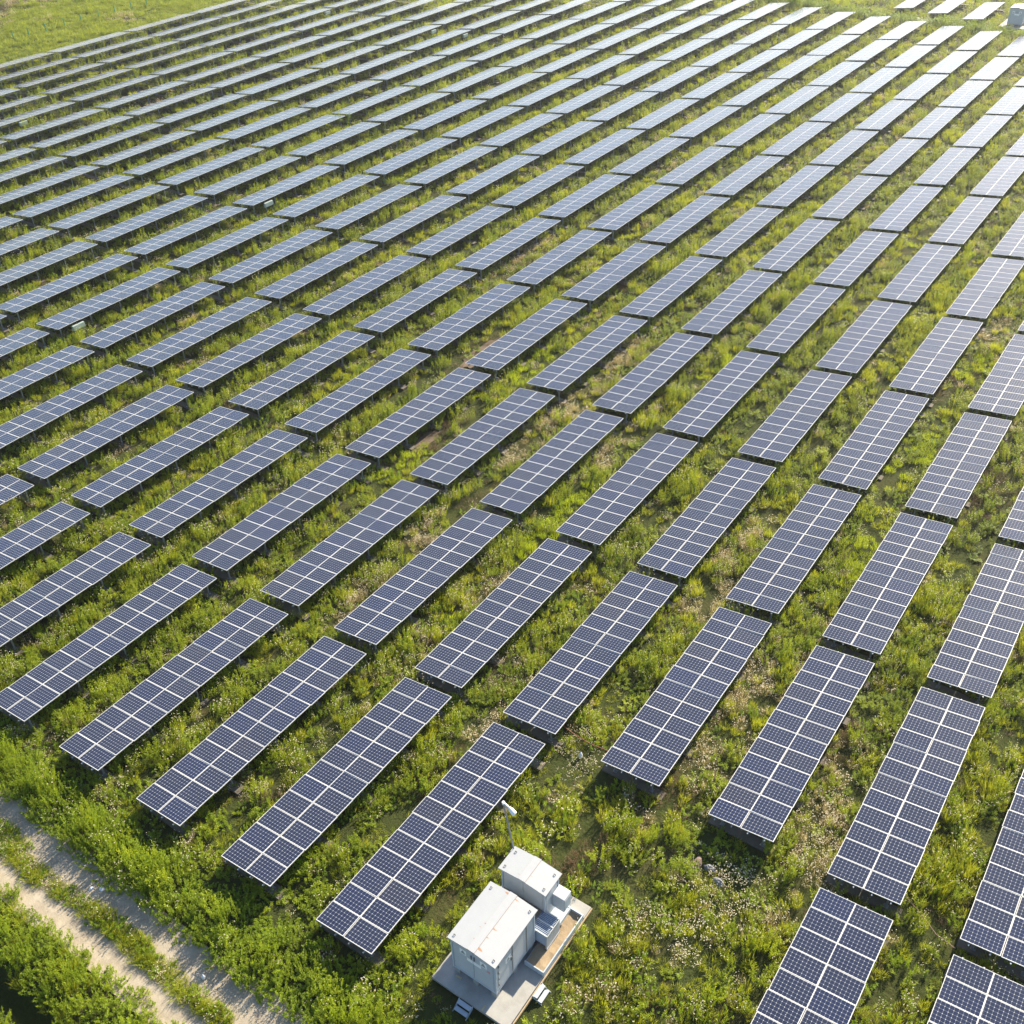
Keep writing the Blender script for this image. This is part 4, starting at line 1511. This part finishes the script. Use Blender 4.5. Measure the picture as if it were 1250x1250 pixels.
# which points lie under a table / on a footing slab
under = np.zeros(len(px), bool)
onslab = np.zeros(len(px), bool)
edge_lo = np.zeros(len(px), bool)
high_edge = np.zeros(len(px), bool)
for tx, ty in tables_xy:
    k = np.flatnonzero((px > tx - 0.6) & (px < tx + L_TAB + 0.6) & (py < ty + 0.5) & (py > ty - 3.7))
    u, w = px[k] - tx, ty - py[k]
    under[k] |= (u > -0.15) & (u < L_TAB + 0.1) & (w > -0.12) & (w < 3.02)
    edge_lo[k] |= (u > -0.15) & (u < L_TAB + 0.1) & (w > -0.5) & (w < 0.0)
    high_edge[k] |= (u > -0.15) & (u < L_TAB + 0.1) & (w > 2.1) & (w < 3.02)
    for sx in SLABS:
        onslab[k] |= (np.abs(u - sx) < 0.28) & (w > -0.1) & (w < 2.7)
on_platform = (px > 0.7) & (px < 7.05) & (py > -8.8) & (py < -4.9)
on_platform |= (px > 162.2) & (px < 168.6) & (py > 11.8) & (py < 15.7)
steps_zone = ((px > 0.1) & (px < 1.0) & (py > -7.3) & (py < -6.1)) | ((px > 2.2) & (px < 3.5) & (py > -9.5) & (py < -8.5))

eg = fbm(py, px * 0.3, 1.5, 51) - 0.5
r_in, r_out = -3.30 + 0.6 * eg, -5.80 - 0.6 * (fbm(py, px * .3, 2.0, 61) - .5)
mid_w = 0.42 + 0.55 * (fbm(py, py * 0, 2.4, 71) - 0.5) - 0.16 * np.clip((4.0 - py) / 6.0, 0, 1)
gap = (fbm(py, py * 0 + 9, 0.9, 73) < 0.40) & (py < 2.4)
median = (np.abs(px + 4.62 + 0.12 * np.sin(py * .7)) < mid_w) & ~gap
on_road = (px < r_in) & (px > r_out) & ~median
bank = (px >= r_in) & (px < -1.05 + 0.5 * eg)
verge = (px <= r_out) & (px > -8.2)
ditch = (px <= -8.2) & (px > -9.35)
beyond = px <= -9.35
meadow = py > 124.6
hedge = (px > 156.7) & (px < 159.6) | (px > 160.4) & (px < 162.0) & (py < 22.3) & (py > 15.6)
hedge &= py < 60
field = (px > -1.4) & ~meadow & ~hedge & ~bank

n1 = fbm(px, py, 5.0, 101)
n2 = fbm(px, py, 2.2, 111)
n3 = fbm(px, py, 9.0, 121)
n4 = fbm(px, py, 1.1, 131)
u = rng.uniform(0, 1, len(px))
bright_at = [(29.1, 6.1, 2.6, 1.0), (35.1, -10.1, 3.0, 0.9), (53.2, 3.8, 2.6, .9), (42.9, -8.9, 2.2, .8), (27.7, 17.8, 2, .7), (66.5, 51.4, 2.6, .8),
             (58.9, -9.5, 2.0, 1.0), (43.0, 17.5, 2.6, .8), (24.5, 6.0, 2.2, .8), (47.0, -9.5, 2.5, .9), (81, 26.5, 3, 1), (63, 25.5, 3, 1.)]
straw_at = [(14.9, -15.1, 1.3, 1.0), (10.6, -13.9, .7, .7), (18.5, -14.6, 1.6, .7), (31.0, -4.0, 2.0, .7), (46.0, 12.8, 2.4, .7), (33, 12.6, 2., .7), (20.5, 5.9, 1.5, .6), (12.1, .5, 1.3, .6), (21.1, -9.3, 1.5, .8), (35.0, 7.3, 2.4, .7), (38.5, 12.2, 2.2, .7), (65.3, -9.2, 2.2, .9),
            (15.6, 11.4, 1.6, .7), (57.8, 29.2, 2.5, .8), (27.2, -4.6, 2.2, .7), (17.0, -9.0, 1.6, .8), (50.5, 8.8, 2.4, .8), (22.5, 12.0, 1.6, .7)]
daisy_at = [(10.9, -13.2, 0.9, .8), (14.9, -15.1, 1.0, .8), (11.3, -12.9, 0.7, .7), (7.9, -10.8, 1.0, .8), (10.0, -12.6, .8, .7), (13.2, -3.9, 1.0, .8), (8.2, -12.4, .8, .6)]
russet_at = [(13.4, -8.5, .9, .7), (8.2, -6.6, .9, .8), (9.2, -7.4, .7, .6), (18.0, -11.9, 1.6, .9), (21.0, -13.4, 1.8, .8), (45.2, -13.9, 2.4, .9), (54.6, -8.2, 2.6, .8),
             (41.5, 22.4, 2.6, .8), (30.0, 18.0, 2.0, .7), (22.6, 5.4, 1.6, .7), (14.6, 5.3, 1.4, .7), (26.5, 11.5, 1.5, .6), (69.5, -13.4, 2.4, .8)]


def near_any(lst):
    o = np.zeros(len(px))
    for x, y, a, b in lst:
        o = np.maximum(o, np.exp(-(((px - x) / a) ** 2 + ((py - y) / b) ** 2)))
    return o


fb, fs, fd, fr = near_any(bright_at), near_any(straw_at), near_any(daisy_at), near_any(russet_at)
barez = near_any([(x, y, a * .8, b * .8) for x, y, a, b in bare]) > 0.55

kind = np.full(len(px), -1)
KN = ['weed', 'grass', 'flower', 'broad', 'straw', 'russet', 'lime', 'daisies', 'bush', 'meadow', 'bank']
ok = ~(on_platform | steps_zone | on_road | onslab)
# open field
w_weed = np.clip(0.36 + 1.5 * (n1 - 0.5), 0.08, 1)
w_grass = np.clip(0.30 - 1.3 * (n1 - 0.5) + 0.5 * (n2 - .5), 0.06, 1)
w_flow = np.clip(0.22 + 1.4 * (n2 - 0.5), 0.03, 1)
w_broad = np.clip(0.20 + 1.0 * (n4 - 0.5), 0.03, 1)
w_straw = np.clip(1.8 * (fbm(px, py, 4.0, 127) - 0.58) + 0.03, 0.02, 1) + 5.0 * fs
w_russ = np.clip(2.0 * (fbm(px, py, 3.0, 141) - 0.58) + 0.02, 0.012, 1) + 4.5 * fr
w_lime = np.clip(2.0 * (fbm(px, py, 6.0, 151) - 0.66), 0, 1) + 5.0 * fb
w_dais = np.clip(1.5 * (fbm(px, py, 2.6, 161) - 0.70), 0, 1) + 4.5 * fd
clearing = np.exp(-(((px - 8) / 4.5) ** 2 + ((py + 11.5) / 3.0) ** 2))
w_grass += 1.1 * clearing; w_straw += 0.35 * clearing; w_russ += 0.14 * clearing
Wt = np.stack([w_weed, w_grass, w_flow, w_broad, w_straw, w_russ, w_lime, w_dais])
Wt = Wt / Wt.sum(0)
cs = np.cumsum(Wt, 0)
k_field = (rng.uniform(0, 1, len(px))[None] > cs).sum(0)
kind[field] = k_field[field]
kind[bank] = np.where(u[bank] < 0.74, 10, np.where(u[bank] < 0.88, 0, np.where(u[bank] < .94, 3, 2)))
kind[verge] = np.where(u[verge] < 0.66, 10, np.where(u[verge] < 0.82, 0, np.where(u[verge] < .94, 1, 3)))
kind[beyond] = np.where(u[beyond] < 0.6, 10, np.where(u[beyond] < 0.9, 0, 2))
kind[median & ~bank] = np.where(u[median & ~bank] < 0.3, 3, np.where(u[median & ~bank] < 0.92, 1, 4))
mf = fbm(px, py, 12, 171) * 0.75 + u * .2 + 0.25 * np.exp(-(((px - 88) / 14) ** 2 + ((py - 160) / 12) ** 2))
kind[meadow] = np.where(mf[meadow] > 0.66, 5, np.where(mf[meadow] > 0.60, 4, 9))
kind[meadow & (u > .9)] = 0
kind[hedge] = np.where(u[hedge] < .75, 8, 3)
kind[~ok] = -1
dens = np.ones(len(px))
dens[under] = 0.62
dens[field & ~under] = np.clip(0.62 + 1.7 * (n4[field & ~under] - 0.45), 0.18, 1.0)
dens[high_edge] = 0.85
dens[barez] *= 0.35
dens[ditch] = 0.10
dens[verge | bank | beyond] = 0.95
kind[rng.uniform(0, 1, len(px)) > dens] = -1

sz = ps ** 0.5 * np.clip(rng.normal(0.95, .22, len(px)) + 1.3 * (n2 - 0.5) + 1.7 * (n4 - .5), 0.26, 1.75)
sxy = ps * np.clip(rng.normal(0.95, .16, len(px)), 0.55, 1.5)
sz[under] = np.minimum(sz[under] * 0.8, 0.78)
sz[high_edge] = np.minimum(sz[high_edge] * 1.5, 1.15)
dens_hi = high_edge
sz[edge_lo] = np.minimum(sz[edge_lo], 0.95)
sz[bank] *= 1.25; sxy[bank] *= 1.1
bm = np.exp(-((px + 2.1) / 0.75) ** 2)
sz[bank] *= (0.75 + 0.75 * bm[bank])
edge_strip = field & (px < 0.5)
sz[edge_strip] *= 0.7
sz[median] *= 0.7; sxy[median] *= 1.0
sz[verge] *= 1.1 * np.clip(0.55 + 0.5 * (r_out[verge] - px[verge]), 0.5, 1.15)
sz[meadow] *= 0.5 + 1.0 * fbm(px, py, 3.5, 181)[meadow]
sz[hedge] *= 1.1; sxy[hedge] *= 1.25
sz[clearing > 0.4] *= 0.85
names = {'weed': ('field_weeds', 'bushy green weeds growing in the aisles between solar tables'),
         'grass': ('grass', 'yellow-green grass tufts across the field'),
         'flower': ('wildflower_weeds', 'weeds with cream white flower heads in the aisles'),
         'broad': ('broadleaf_weeds', 'low broad-leaved green weeds over the field and road banks'),
         'straw': ('dry_grass', 'tan dry grass in patches'),
         'russet': ('dead_stems', 'brown dead stems in patches'),
         'lime': ('lime_grass', 'bright lime green grass in patches'),
         'daisies': ('white_wildflowers', 'white wildflowers thick in a few patches'),
         'bush': ('roadside_bushes', 'taller dense green growth along the road and far hedge'),
         'bank': ('bank_weeds', 'dense bright green weeds in bands on both sides of the dirt road'),
         'meadow': ('meadow_grass', 'light green meadow grass in the top left corner')}
for i, kn in enumerate(KN):
    k = np.flatnonzero(kind == i)
    if len(k) == 0: continue
    scatter(names[kn][0], kn, 6, px[k], py[k], sxy[k], sz[k], names[kn][1])
print('clumps', {kn: int((kind == i).sum()) for i, kn in enumerate(KN)})

# a single tall seedling that has grown up between two far tables
bx_, by_ = 76.2, 67.0
a1, _ = leafy(n=14, spread=0.55, h=(0.9, 2.0), per=40, ln=(0.10, 0.2), wd=(0.05, 0.09))
so = bpy.data.objects.new('tall_weed', leaf_mesh('tall_weed', a1, [M['leaf2']]))
COL.objects.link(so)
so.location = (bx_, by_, float(gz(bx_, by_)))
tag(so, 'tall green plant sticking up over the end of a far table, upper left', 'plant')

# ------------------------------------------------------------------ haze
if HAZE > 0:
    mb = MB()
    mb.box(-2600, 2900, -2600, 2900, -6, 44)
    hz_ = NT('haze')
    hz_.t.nodes.remove(hz_.b)
    pv = hz_.n('ShaderNodeVolumePrincipled')
    pv.inputs['Color'].default_value = (0.93, 0.96, 1.0, 1)
    pv.inputs['Density'].default_value = HAZE
    pv.inputs['Anisotropy'].default_value = 0.55
    hz_.l(pv.outputs[0], hz_.out.inputs['Volume'])
    o = mb.build('haze', hz_.mat)
    tag(o, None, None, None, 'stuff')
